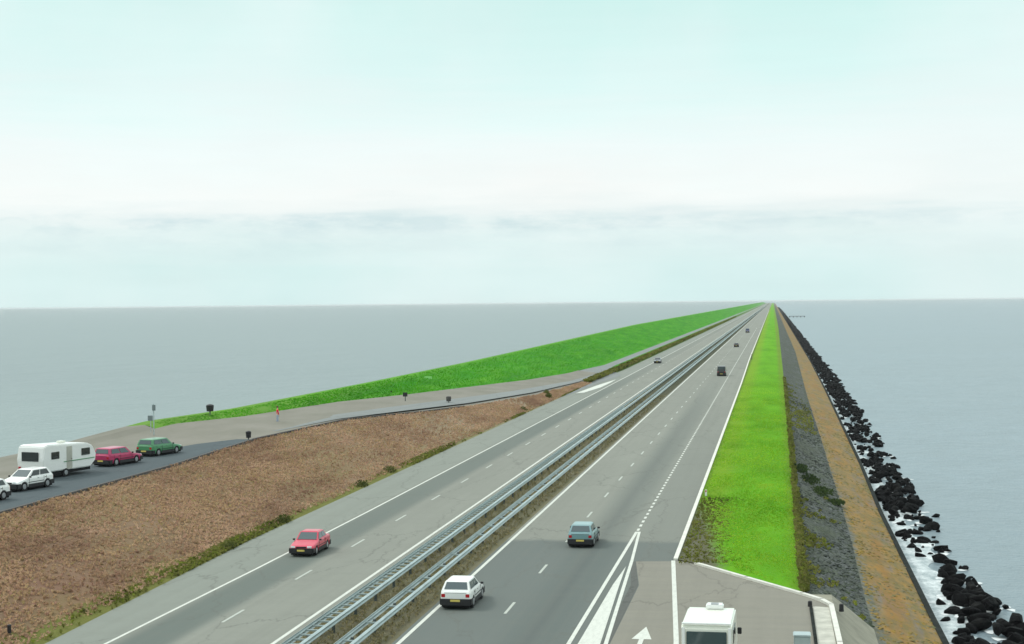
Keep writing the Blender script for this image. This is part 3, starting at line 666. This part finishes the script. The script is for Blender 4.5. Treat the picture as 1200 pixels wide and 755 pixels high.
vb = [(-35.3, 222, .3, 'small dark bush highest up the verge at the foot of the brown bank'), (-34.9, 141, .25, 'dark rounded bush at the foot of the brown bank, farther of the middle pair'),
      (-34.7, 130, .22, 'olive bush at the foot of the brown bank, nearer of the middle pair'), (-34.6, 108, .16, 'squat bush at the foot of the brown bank behind the red car'),
      (-34.4, 96, .12, 'low bush at the foot of the brown bank left of the red car')]
for (x, y, h_, lb) in vb:
    shrub('verge_bush', [(x, y, .05, .35+h_, .9+h_*2, .35+h_)], M['shrub_v'], lb, 260, .09, 'bushes along the foot of the brown bank')
shrub('verge_bush', [(-35.6, 250, .3, .5, 1.6, .8), (-36.8, 256, .5, .5, 1.3, .7)], M['shrub_v'], 'pair of merged dark bushes beside the white nose marking of the slip road', 260, .12, 'bushes along the foot of the brown bank')
shrub('dike_hedge', [(-54.6, 213, 3.0, .5, 2, .35), (-53.6, 218, 2.8, .5, 2, .35)], M['shrub'], 'short dark hedge at the foot of the green dike slope', 260, .1)

# ---------------------------------------------------------------- guardrails
def wbeam(x, sgn, y0, y1, zt=.76):
    prof = [(0, 0), (.035, -.02), (.085, -.055), (.085, -.095), (.015, -.15), (.015, -.17), (.085, -.225), (.085, -.265), (.035, -.30), (0, -.32)]
    V, F_ = [], []; ys = [y0]; 
    while ys[-1] < y1: ys.append(ys[-1]+max(4, ys[-1]*.03))
    for y in ys:
        w = .012*math.sin(y*.11)+.008*math.sin(y*.37)
        for (a, b) in prof: V.append((x+sgn*a+w, y, zt+b+w*.5))
        for (a, b) in reversed(prof): V.append((x+sgn*(a-.022)+w, y, zt+b+(.008 if b == 0 else 0)+w*.5))
    n_ = 2*len(prof)
    for i in range(len(ys)-1):
        for k in range(n_): F_.append((i*n_+k, i*n_+(k+1) % n_, (i+1)*n_+(k+1) % n_, (i+1)*n_+k))
    return mesh_np('rail', V, F_)
def guardrail(xa, xb, xp, per, spacer_per, label):
    root = empty('guardrail', (xp, 60, 0)); tag(root, label, 'guardrail', 'guardrails on the median')
    def loc(o, x, y, z): o.location = (x-xp, y-60, z)
    for x, s in ((xa, -1), (xb, 1)):
        me = wbeam(x-xp, s, -14, 5000); link('rail', me, M['galv'], root)
    bm = bmesh.new(); bx(bm, (0, 0, .33), (.10, .14, .72)); bx(bm, (.035, -.055, .33), (.07, .012, .72)); bx(bm, (.035, .055, .33), (.07, .012, .72))
    p0 = fin('post', bm, M['galv_post'], root); pm = p0.data
    bm = bmesh.new(); bx(bm, (0, 0, .60), (abs(xb-xa)-.03, .09, .07)); s0 = fin('spacer', bm, M['galv'], root); sm = s0.data
    s0.location = ((xa+xb)/2-xp, -8.4, 0); p0.location = (0, -8, 0)
    y = 52.0+per
    ny = 0
    while ny < 118:
        loc(link('post', pm, None, root), xp, y, 0); y += per; ny += 1
    V, F_ = [], []
    def bxs(x, yy, z, sx_, sy, sz):
        b = len(V); V.extend([(x+a*sx_/2, yy+c_*sy/2, z+d*sz/2) for d in (-1, 1) for a, c_ in ((-1, -1), (1, -1), (1, 1), (-1, 1))])
        F_.extend([(b+4, b+5, b+6, b+7), (b, b+1, b+5, b+4), (b+1, b+2, b+6, b+5), (b+2, b+3, b+7, b+6), (b+3, b, b+4, b+7)])
    while y < 2400: bxs(0, y-60, .35, .08, .12, .7); y += per
    tag(link('far_posts', mesh_np('far_posts', V, F_), M['galv_post'], root), kind='stuff')
    y = 51.6+spacer_per; n_ = 0
    while n_ < 170:
        loc(link('spacer', sm, None, root), (xa+xb)/2, y, 0); y += spacer_per; n_ += 1
guardrail(-21.25, -20.45, -20.62, 4.0, 1.0, 'left guardrail of the median, double beam with closely spaced cross ties')
guardrail(-18.95, -18.25, -18.62, 4.0, 4.0, 'right guardrail of the median, beside the white car, with wider spaced ties')

# ---------------------------------------------------------------- cars
KIND = dict(
    hatch=dict(L=3.85, W=1.64, H=1.39, belt=.88, hood=[(-1, .60), (-.985, .74), (-.42, .86)], A=.80, B=.12, Cc=-1.45, D=-1.80, zA=.90, zD=.95, tail=.93, wf=1.18, wr=-1.22),
    sedan=dict(L=4.40, W=1.68, H=1.38, belt=.88, A=.85, B=.22, Cc=-.95, D=-1.48, zA=.89, zD=.95, tail=.93, wf=1.36, wr=-1.28),
    estate=dict(L=4.35, W=1.68, H=1.43, belt=.90, A=.82, B=.18, Cc=-1.88, D=-2.08, zA=.90, zD=.98, tail=.95, wf=1.32, wr=-1.28),
    van=dict(L=4.60, W=1.84, H=2.00, belt=1.05, A=1.55, B=.85, Cc=-2.12, D=-2.24, zA=1.05, zD=1.05, tail=1.05, wf=1.45, wr=-1.45))
def panel(bm, q, u0, u1, v0, v1, off=.006, th=.014):
    P00, P10, P11, P01 = [Vector(p) for p in q]
    def bl(u_, v_): return (P00*(1-u_)+P10*u_)*(1-v_)+(P01*(1-u_)+P11*u_)*v_
    n_ = (P10-P00).cross(P01-P00).normalized()
    c4 = [bl(u0, v0), bl(u1, v0), bl(u1, v1), bl(u0, v1)]
    a = [bm.verts.new(c_+n_*(off+th)) for c_ in c4]; b = [bm.verts.new(c_+n_*(off-.03)) for c_ in c4]
    bm.faces.new(a)
    for k in range(4): bm.faces.new((a[k], b[k], b[(k+1) % 4], a[(k+1) % 4]))
def car(kind, paint_, loc, rz, label, group=None, name='car', glass='glass', cat='car', wglass=None):
    K = KIND[kind]; L_, W_, Hh = K['L'], K['W']/2, K['H']
    root = empty(name, loc, rz); tag(root, label, cat, group)
    pm = P[paint_]; wr_ = .31
    # lower body
    ys = sorted(set([round(v_, 3) for v_ in ([-L_/2, -L_/2+.06, -L_/2+.22, K['D'], K['Cc'], 0, K['B'], K['A'], L_/2-.5, L_/2-.2, L_/2-.06, L_/2] +
         [w+d for w in (K['wf'], K['wr']) for d in (-.40, -.36, -.26, -.13, 0, .13, .26, .36, .40)]) if -L_/2 <= v_ <= L_/2]))
    def ztop(y):
        van = kind == 'van'
        return float(np.interp(y, [-L_/2, -L_/2+.06, -L_/2+.2, K['D'], K['A'], L_/2-.25, L_/2-.07, L_/2],
                               [K['tail']-.12, K['tail']-.03, K['tail'], K['zD']-.01, K['zA']-.01, .80 if van else .70, .72 if van else .64, .55]))
    bm = bmesh.new(); rings = []
    for y in ys:
        e = min(y+L_/2, L_/2-y); hw = W_*float(np.interp(e, [0, .06, .25, .6], [.86, .93, .975, 1.0])); zb = .24
        for w in (K['wf'], K['wr']):
            dy = abs(y-w)
            if dy < .385: zb = max(zb, .24+math.sqrt(max(0, .385**2-dy**2))*1.02)
        zt = ztop(y); zm = max(zb+.03, .52)
        half = [(hw*.80, zb), (hw*.975, zb+.01), (hw, zm), (hw*.99, max(zm+.01, zt-.12)), (hw*.955, zt-.03), (hw*.86, zt), (hw*.4, zt+.02)]
        ring = [bm.verts.new((a, y, z)) for a, z in half]+[bm.verts.new((-a, y, z)) for a, z in reversed(half)]
        rings.append(ring)
    for r0, r1 in zip(rings[:-1], rings[1:]):
        for k in range(len(r0)): bm.faces.new((r0[k], r0[(k+1) % len(r0)], r1[(k+1) % len(r0)], r1[k]))
    bm.faces.new(rings[0]); bm.faces.new(list(reversed(rings[-1])))
    fin('body', bm, pm, root, smooth=False)
    # greenhouse
    bw, rw = W_*.90, W_*.74 if kind != 'van' else W_*.84
    A, B_, C_, D_ = K['A'], K['B'], K['Cc'], K['D']
    FL, FR, RR, RL_ = (-bw, A, K['zA']-.03), (bw, A, K['zA']-.03), (bw, D_, K['zD']-.03), (-bw, D_, K['zD']-.03)
    fl, fr, rr_, rl = (-rw, B_, Hh-.05), (rw, B_, Hh-.05), (rw, C_, Hh-.05), (-rw, C_, Hh-.05)
    bm = bmesh.new(); v_ = [bm.verts.new(p) for p in (FL, FR, RR, RL_, fl, fr, rr_, rl)]
    i4 = [bm.verts.new((p[0]*.8, p[1]+(-.12 if k < 2 else .12), Hh)) for k, p in enumerate((fl, fr, rr_, rl))]
    for q in ((0, 1, 5, 4), (1, 2, 6, 5), (2, 3, 7, 6), (3, 0, 4, 7)): bm.faces.new([v_[k] for k in q])
    for k in range(4): bm.faces.new((v_[4+k], v_[4+(k+1) % 4], i4[(k+1) % 4], i4[k]))
    bm.faces.new(i4); fin('roof', bm, pm, root)
    gm = M[glass]; sg = M[wglass or glass]
    bm = bmesh.new(); panel(bm, (FR, FL, fl, fr), .06, .94, .10, .95); fin('windscreen', bm, gm, root)
    bm = bmesh.new(); panel(bm, (RL_, RR, rr_, rl), .08, .92, .16 if kind != 'van' else .45, .92); fin('rear_window', bm, gm, root)
    for q in ((FR, RR, rr_, fr), (RL_, FL, fl, rl)):
        a = q[0][1] > q[1][1]
        sp = ((.10, .47), (.51, .90)) if kind != 'van' else ((.10, .30),)
        for (u0, u1) in sp:
            if not a: u0, u1 = 1-u1, 1-u0
            bm = bmesh.new()
            qq = [Vector(p) for p in q]
            if (qq[1]-qq[0]).cross(qq[3]-qq[0]).x*qq[0].x < 0: qq = [qq[1], qq[0], qq[3], qq[2]]; u0, u1 = 1-u1, 1-u0
            panel(bm, qq, u0, u1, .14 if kind != 'van' else .25, .90); fin('side_window', bm, sg, root)
    # underbody, bumpers, lights, plates
    bm = bmesh.new(); bx(bm, (0, 0, .30), (W_*1.7, L_*.96, .40)); fin('underbody', bm, M['under'], root)  # set low and wide to block light and deepen the contact shadow
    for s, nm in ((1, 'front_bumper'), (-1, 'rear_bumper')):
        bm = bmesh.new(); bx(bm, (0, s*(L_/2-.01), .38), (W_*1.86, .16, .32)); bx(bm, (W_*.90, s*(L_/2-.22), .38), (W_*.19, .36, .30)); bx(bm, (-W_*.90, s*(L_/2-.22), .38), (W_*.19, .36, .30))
        fin(nm, bm, M['black'], root)  # black bumpers made taller to stand in for shade low on the body
    zf, zr = (.62, .70) if kind != 'van' else (.68, .85)
    for s in (1, -1):
        box('headlight', (s*W_*.66, L_/2-.035, zf-.01), (.30, .09, .13), M['lampw'], root, .015)
        box('tail_light', (s*W_*.76, -L_/2+.02, zr), (.20, .08, .17), M['lampr'], root, .015)
        box('wing_mirror', (s*(W_+.07), A-.12, K['zA']+.02), (.16, .09, .11), M['black'], root, .02)
        for j, dy in enumerate((.22, -.62)): box('door_handle', (s*(W_+.008), K['B']-.55+dy*.9, K['belt']-.10), (.02, .14, .025), M['black'], root)
    for s in (1, -1): box('sill_shade_trim', (s*(W_-.02), (K['wf']+K['wr'])/2, .32), (.07, K['wf']-K['wr']-.80, .24), M['black'], root)  # black strip added along the sill to stand in for shade
    for s in (1, -1):
        for yy in (K['A']-.10, K['B']-.95, K['Cc']+.35):
            if kind != 'van': box('door_seam', (s*(W_-.002), yy, .66), (.012, .018, .42), M['under'], root)
        box('side_moulding', (s*(W_+.004), (K['wf']+K['wr'])/2, .56), (.02, K['wf']-K['wr']-.8, .045), M['black'], root)
    if kind != 'van':
        box('boot_seam', (0, -L_/2-.002, .84), (W_*1.4, .012, .015), M['under'], root)
        box('rear_seat', (0, (K['Cc']+K['B'])/2-.1, .95), (W_*1.3, .16, .35), M['black'], root)
        for s in (1, -1): box('front_seat', (s*.36, K['B']-.25, .98), (.42, .14, .42), M['black'], root)
    box('grille', (0, L_/2-.02, .60), (W_*.82, .06, .09), M['black'], root)
    box('number_plate', (0, -L_/2-.075, .46), (.5, .015, .11), M['plate'], root); box('number_plate', (0, L_/2+.075, .40), (.5, .015, .11), M['plate'], root)
    for w in (K['wf'], K['wr']):
        for s in (1, -1):
            t = empty_w = bmesh.new(); cyl(t, (s*(W_-.20), w, wr_), (s*(W_-.01), w, wr_), wr_, seg=20)
            wo = fin('wheel', t, M['rubber'], root)
            t = bmesh.new(); cyl(t, (s*(W_-.02), w, wr_), (s*(W_+.004), w, wr_), .19, .16, 14); fin('rim', t, M['hub'], wo)
    return root
traffic = 'cars driving on the motorway'
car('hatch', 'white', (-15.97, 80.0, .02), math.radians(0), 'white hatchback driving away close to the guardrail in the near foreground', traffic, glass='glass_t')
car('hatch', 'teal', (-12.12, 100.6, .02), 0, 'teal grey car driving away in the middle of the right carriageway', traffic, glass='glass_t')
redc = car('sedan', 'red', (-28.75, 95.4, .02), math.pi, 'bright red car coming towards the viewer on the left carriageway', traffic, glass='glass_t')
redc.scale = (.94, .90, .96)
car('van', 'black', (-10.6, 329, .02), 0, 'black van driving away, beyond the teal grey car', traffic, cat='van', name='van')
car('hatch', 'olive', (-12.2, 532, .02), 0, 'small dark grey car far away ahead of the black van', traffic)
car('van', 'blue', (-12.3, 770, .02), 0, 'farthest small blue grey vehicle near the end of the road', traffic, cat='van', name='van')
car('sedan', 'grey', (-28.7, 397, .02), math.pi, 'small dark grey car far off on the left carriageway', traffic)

# parked vehicles on the plateau
pk = 'vehicles parked above the brown bank'; ph = math.radians(-13)
ZP = 3.03
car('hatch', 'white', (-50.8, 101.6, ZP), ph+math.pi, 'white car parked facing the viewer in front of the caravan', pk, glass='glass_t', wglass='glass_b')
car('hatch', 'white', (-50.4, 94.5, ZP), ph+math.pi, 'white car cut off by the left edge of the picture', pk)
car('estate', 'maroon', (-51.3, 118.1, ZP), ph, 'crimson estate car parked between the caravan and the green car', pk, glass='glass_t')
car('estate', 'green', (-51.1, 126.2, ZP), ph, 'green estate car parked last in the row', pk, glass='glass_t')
def prism(name, outline, w, mat, parent, bevel=.08):
    bm = bmesh.new(); a = [bm.verts.new((-w/2, y, z)) for y, z in outline]; b = [bm.verts.new((w/2, y, z)) for y, z in outline]; n_ = len(a)
    bm.faces.new(a); bm.faces.new(list(reversed(b)))
    for k in range(n_): bm.faces.new((a[k], b[k], b[(k+1) % n_], a[(k+1) % n_]))
    return fin(name, bm, mat, parent, bevel=bevel)
cv = empty('caravan', (-52.5, 110.0, ZP), ph); cv.scale = (1, 1, .95); tag(cv, 'large cream white caravan parked behind the white car', 'caravan', pk)
prism('body', [(-3.05, .55), (2.35, .5), (2.95, .95), (3.05, 1.5), (2.65, 2.15), (2.0, 2.42), (-2.6, 2.62), (-2.95, 2.5), (-3.08, 1.5)], 2.35, P['white'], cv)
box('rear_window', (0, -3.10, 1.75), (1.5, .06, .70), M['glass_b'], cv, .02)
for (y, w, h_) in ((-1.75, .9, .55), (1.75, 1.0, .55)): box('side_window', (1.19, y, 1.75), (.05, w, h_), M['glass_b'], cv, .02)
box('side_window', (-1.19, 0, 1.75), (.05, 1.2, .55), M['glass_b'], cv, .02)
dr = box('door', (1.185, -.15, 1.45), (.04, .62, 1.75), M['conc'], cv, .01); box('handle', (1.22, .08, 1.35), (.03, .1, .03), M['black'], dr)
box('trim_stripe', (1.19, 1.0, 1.18), (.03, 3.6, .06), P['green'], cv)
box('skirt', (0, -.1, .42), (2.1, 5.1, .30), M['under'], cv)
for s in (1, -1):
    bm = bmesh.new(); cyl(bm, (s*1.0, -.55, .33), (s*1.19, -.55, .33), .33, seg=18); wo = fin('wheel', bm, M['rubber'], cv)
    bm = bmesh.new(); cyl(bm, (s*1.18, -.55, .33), (s*1.2, -.55, .33), .2, .17, 14); fin('rim', bm, M['hub'], wo)
    box('tail_light', (s*.95, -3.1, .85), (.2, .06, .25), M['lampr'], cv, .01)
bm = bmesh.new(); cyl(bm, (.5, 2.9, .45), (0, 4.1, .45), .04); cyl(bm, (-.5, 2.9, .45), (0, 4.1, .45), .04); fin('drawbar', bm, M['galv_post'], cv)
box('roof_vent', (0, .4, 2.60), (.5, .5, .16), P['cream'], cv, .03)

# camper van on the apron, cut by the lower edge
cp = empty('camper_van', (-2.72, 66.6, .0), math.radians(-1)); tag(cp, 'white camper van with a roof vent on the apron at the lower edge', 'camper van')
prism('body', [(-2.55, .45), (2.6, .45), (2.75, 1.0), (2.55, 1.2), (2.0, 1.35), (1.75, 2.05), (1.5, 2.34), (-2.35, 2.40), (-2.52, 2.28)], 2.04, P['cream'], cp, .07)
box('roof_rim', (0, -2.43, 2.43), (2.0, .16, .07), P['white'], cp, .02)
box('rear_window', (0, -2.57, 1.70), (1.62, .05, .86), M['glass_t'], cp, .02)
for s in (1, -1):
    box('rear_pillar', (s*.93, -2.56, 1.45), (.13, .05, 1.7), P['white'], cp, .015)
    box('side_window', (s*1.03, -.6, 1.70), (.04, 1.6, .6), M['glass'], cp, .02); box('tail_light', (s*.9, -2.59, .95), (.16, .05, .3), M['lampr'], cp, .01)
    box('wing_mirror', (s*1.16, 1.6, 1.35), (.18, .08, .28), M['black'], cp, .02)
    for y in (1.6, -1.55):
        bm = bmesh.new(); cyl(bm, (s*.80, y, .34), (s*1.03, y, .34), .34, seg=18); wo = fin('wheel', bm, M['rubber'], cp)
        bm = bmesh.new(); cyl(bm, (s*1.02, y, .34), (s*1.045, y, .34), .2, .17, 14); fin('rim', bm, M['hub'], wo)
box('windscreen', (0, 1.93, 1.72), (1.7, .05, .62), M['glass'], cp, .02)
box('rear_bumper', (0, -2.62, .45), (2.0, .18, .22), M['black'], cp, .03)
v_ = box('roof_vent', (.14, 1.25, 2.45), (.74, .62, .20), P['white'], cp, .05); box('vent_opening', (.14, 1.18, 2.56), (.32, .34, .04), M['hub'], v_, .01)
# pale blue box by the inner kerb
bb = empty('storage_box', (1.15, 71.2, 0)); tag(bb, 'pale grey blue box standing at the inner kerb of the apron', 'box')
box('container', (0, 0, .30), (.72, .8, .60), M['galv'], bb, .04); box('lid', (0, 0, .63), (.78, .86, .08), M['galv'], bb, .03)
# bollards by the footpath
for (x, y, lb) in ((1.72, 81.0, 'dark bollard at the far corner of the footpath beside the apron kerb'), (3.25, 80.4, 'dark bollard outside the white kerb beside the beige ramp'),
                   (-34.9, 67.9, 'black bollard standing alone in the lower left corner')):
    e_ = empty('bollard', (x, y, 0)); tag(e_, lb, 'bollard', 'dark bollards')
    hh = .85 if x < 0 else .24; rr = .10 if x < 0 else .12
    bm = bmesh.new(); cyl(bm, (0, 0, -.1), (0, 0, hh), rr, rr*.9, 12); fin('post', bm, M['black'], e_); bm = bmesh.new(); sph(bm, (0, 0, hh), rr*.95, (1, 1, .5)); fin('cap', bm, M['black'], e_, True)

# small white marker posts on the grass edge
def marker(x, y, z, h_, lb, mat=None, cat='marker post'):
    e_ = empty('marker_post', (x, y, z)); tag(e_, lb, cat, 'marker posts')
    bm = bmesh.new(); bx(bm, (0, 0, h_/2-.05), (.16, .10, h_+.1)); fin('post', bm, mat or P['white'], e_, bevel=.015)
    box('reflector', (0, -.056, h_*.8), (.09, .02, .14), M['lampr'], e_)
marker(-5.35, 125.2, .05, .55, 'small white marker post at the left edge of the green strip')
marker(-5.6, 415, .05, 1.5, 'dark marker post far up at the left edge of the green strip', M['galv_post'])

# things along the plateau and crest
def bin_(x, y, z, r_, h_, mat, lb, name='litter_bin', cat='litter bin'):
    e_ = empty(name, (x, y, z)); tag(e_, lb, cat, 'litter bins on the plateau')
    bm = bmesh.new(); cyl(bm, (0, 0, -.1), (0, 0, h_*.35), .07); fin('post', bm, M['galv_post'], e_)
    bm = bmesh.new(); cyl(bm, (0, 0, h_*.25), (0, 0, h_*.80), r_*.85, r_, 18); fin('drum', bm, mat, e_, bevel=.015)
    bm = bmesh.new(); sph(bm, (0, 0, h_*.80), r_*1.02, (1, 1, .45), 2); fin('lid', bm, mat, e_, True)
bin_(-59.3, 160.6, 4.0, .42, 1.05, M['black'], 'black rounded litter bin standing on the dike crest against the sea')
bin_(-48.1, 140.3, 3.0, .26, .95, M['black'], 'dark litter bin at the top edge of the brown bank')
bin_(-43.3, 208.6, 2.05, .36, 1.0, M['timber'], 'dark brown litter bin beside the exit road')
M['signback'] = plain('grey_sign_back', (.16, .20, .20), .6)
sp = empty('signpost', (-58.6, 143.4, 3.45)); tag(sp, 'pale signpost with two small grey signs against the sea', 'signpost')
bm = bmesh.new(); cyl(bm, (0, 0, -.3), (0, 0, 2.75), .05); cyl(bm, (-.3, 0, .0), (-.3, 0, 1.6), .04); fin('pole', bm, M['galv'], sp)
box('sign_panel', (0.05, -.07, 2.35), (.34, .03, .55), M['signback'], sp, .01); box('sign_panel', (-.32, -.07, 1.35), (.5, .03, .5), M['signback'], sp, .01)
sg = empty('roadside_sign', (-48.7, 206.1, 2.42)); tag(sg, 'dark roadside sign standing at the foot of the green slope', 'sign')
bm = bmesh.new(); cyl(bm, (0, 0, -.3), (0, 0, 1.2), .06); fin('pole', bm, M['galv_post'], sg); box('sign_panel', (0, -.08, .95), (.62, .04, .55), M['black'], sg, .01)
cb = empty('cabinet', (-54.7, 247.5, 2.75), math.radians(8)); tag(cb, 'pale green cabinet set into the green dike slope', 'cabinet')
M['cabg'] = plain('pale_green_enamel', (.28, .62, .20), .6)
box('housing', (0, 0, .5), (1.15, .7, 1.05), M['cabg'], cb, .03); box('door', (-.05, -.36, .5), (.8, .03, .85), M['cabg'], cb, .005); box('base', (.2, 0, -.1), (1.9, .9, .3), M['timber'], cb)
jt = empty('jetty', (20, 1780, ZS)); tag(jt, 'thin dark jetty far off on the right beyond the boulders', 'jetty')
box('deck', (6, 0, 1.5), (18, 2.5, .5), M['timber'], jt)
bm = bmesh.new()
for x in (-2, 2, 6, 10, 14): cyl(bm, (x, 0, -1), (x, 0, 1.4), .35)
fin('piles', bm, M['timber'], jt)

# ---------------------------------------------------------------- person in a red jacket
pe = empty('person', (-51.7, 160.2, 3.04), math.radians(-60)); tag(pe, 'person in a red jacket and pale trousers standing at the foot of the dike crest', 'person')
def skin(name, pts, edges, mat, parent, sub=2):
    me = bpy.data.meshes.new(name); me.from_pydata([p[:3] for p in pts], edges, []); o = link(name, me, mat, parent)
    md = o.modifiers.new('s', 'SKIN'); 
    for v__, p in zip(me.skin_vertices[0].data if me.skin_vertices else [], pts): v__.radius = (p[3], p[4] if len(p) > 4 else p[3])
    if not me.skin_vertices:
        pass
    md2 = o.modifiers.new('d', 'SUBSURF'); md2.levels = sub; md2.render_levels = sub
    return o
def body_mesh(name, pts, edges, mat, parent):
    """one continuous skinned surface"""
    o = skin(name, pts, edges, mat, parent)
    if not o.data.skin_vertices:
        bm = bmesh.new(); bm.from_mesh(o.data); lay = bm.verts.layers.skin.verify()
        for i, (v__, p) in enumerate(zip(bm.verts, pts)):
            v__[lay].radius = (p[3], p[4] if len(p) > 4 else p[3]); v__[lay].use_root = (i == 0)
        bm.to_mesh(o.data); bm.free()
    return o
M['skin'] = plain('skin', (.55, .32, .22), .6); M['jacket'] = plain('red_jacket_cloth', (.62, .01, .04), .9); M['trousers'] = plain('pale_blue_trousers', (.33, .38, .46), .9); M['hair'] = plain('brown_hair', (.10, .05, .03), .8)
bp_ = [(0, 0, .95, .15, .10), (0, 0, 1.15, .13, .09), (0, 0, 1.38, .17, .10), (0, 0, 1.50, .055), (0, .01, 1.58, .075, .09), (0, .01, 1.70, .08, .095),
       (.18, 0, 1.42, .055), (.25, .02, 1.16, .043), (.24, .10, .92, .032), (.24, .13, .84, .035),
       (-.18, 0, 1.42, .055), (-.25, .02, 1.16, .043), (-.24, .10, .92, .032), (-.24, .13, .84, .035),
       (.10, 0, .85, .088), (.11, .02, .50, .062), (.11, 0, .10, .042), (.12, .14, .04, .038), (-.10, 0, .85, .088), (-.11, -.03, .50, .062), (-.12, -.06, .10, .042), (-.13, .08, .04, .038)]
be = [(0, 1), (1, 2), (2, 3), (3, 4), (4, 5), (2, 6), (6, 7), (7, 8), (8, 9), (2, 10), (10, 11), (11, 12), (12, 13), (0, 14), (14, 15), (15, 16), (16, 17), (0, 18), (18, 19), (19, 20), (20, 21)]
body_mesh('body', bp_, be, M['skin'], pe)
jk = [(0, 0, .90, .175, .125), (0, 0, 1.15, .15, .11), (0, 0, 1.38, .185, .12), (0, 0, 1.49, .08), (.19, 0, 1.42, .068), (.255, .02, 1.16, .056), (.245, .10, .93, .044), (-.19, 0, 1.42, .068), (-.255, .02, 1.16, .056), (-.245, .10, .93, .044)]
body_mesh('jacket', jk, [(0, 1), (1, 2), (2, 3), (2, 4), (4, 5), (5, 6), (2, 7), (7, 8), (8, 9)], M['jacket'], pe)
tr = [(0, 0, .93, .155, .11), (.105, 0, .84, .10), (.115, .02, .50, .078), (.112, 0, .12, .062), (-.105, 0, .84, .10), (-.115, -.03, .50, .078), (-.12, -.06, .12, .062)]
body_mesh('trousers', tr, [(0, 1), (1, 2), (2, 3), (0, 4), (4, 5), (5, 6)], M['trousers'], pe)
bm = bmesh.new(); sph(bm, (0, -.015, 1.735), .112, (.92, 1.02, .9)); fin('hair', bm, M['hair'], pe, True)
for s in (1, -1): box('shoe', (s*.12, .05 if s > 0 else -.01, .05), (.10, .27, .09), M['black'], pe, .03)

# ---------------------------------------------------------------- sea haze
hz = box('haze', (-2000, 12500, 5), (76000, 76000, 22.6), None)
me = hz.data; hm = bpy.data.materials.new('sea_haze'); hm.use_nodes = True; t = hm.node_tree
for n_ in list(t.nodes):
    if n_.type != 'OUTPUT_MATERIAL': t.nodes.remove(n_)
pv = t.nodes.new('ShaderNodeVolumePrincipled'); pv.inputs['Density'].default_value = 4.4e-5; pv.inputs['Color'].default_value = (.93, .97, .98, 1)
t.links.new(pv.outputs[0], [n_ for n_ in t.nodes if n_.type == 'OUTPUT_MATERIAL'][0].inputs['Volume'])
me.materials.clear(); me.materials.append(hm); hz['kind'] = 'stuff'
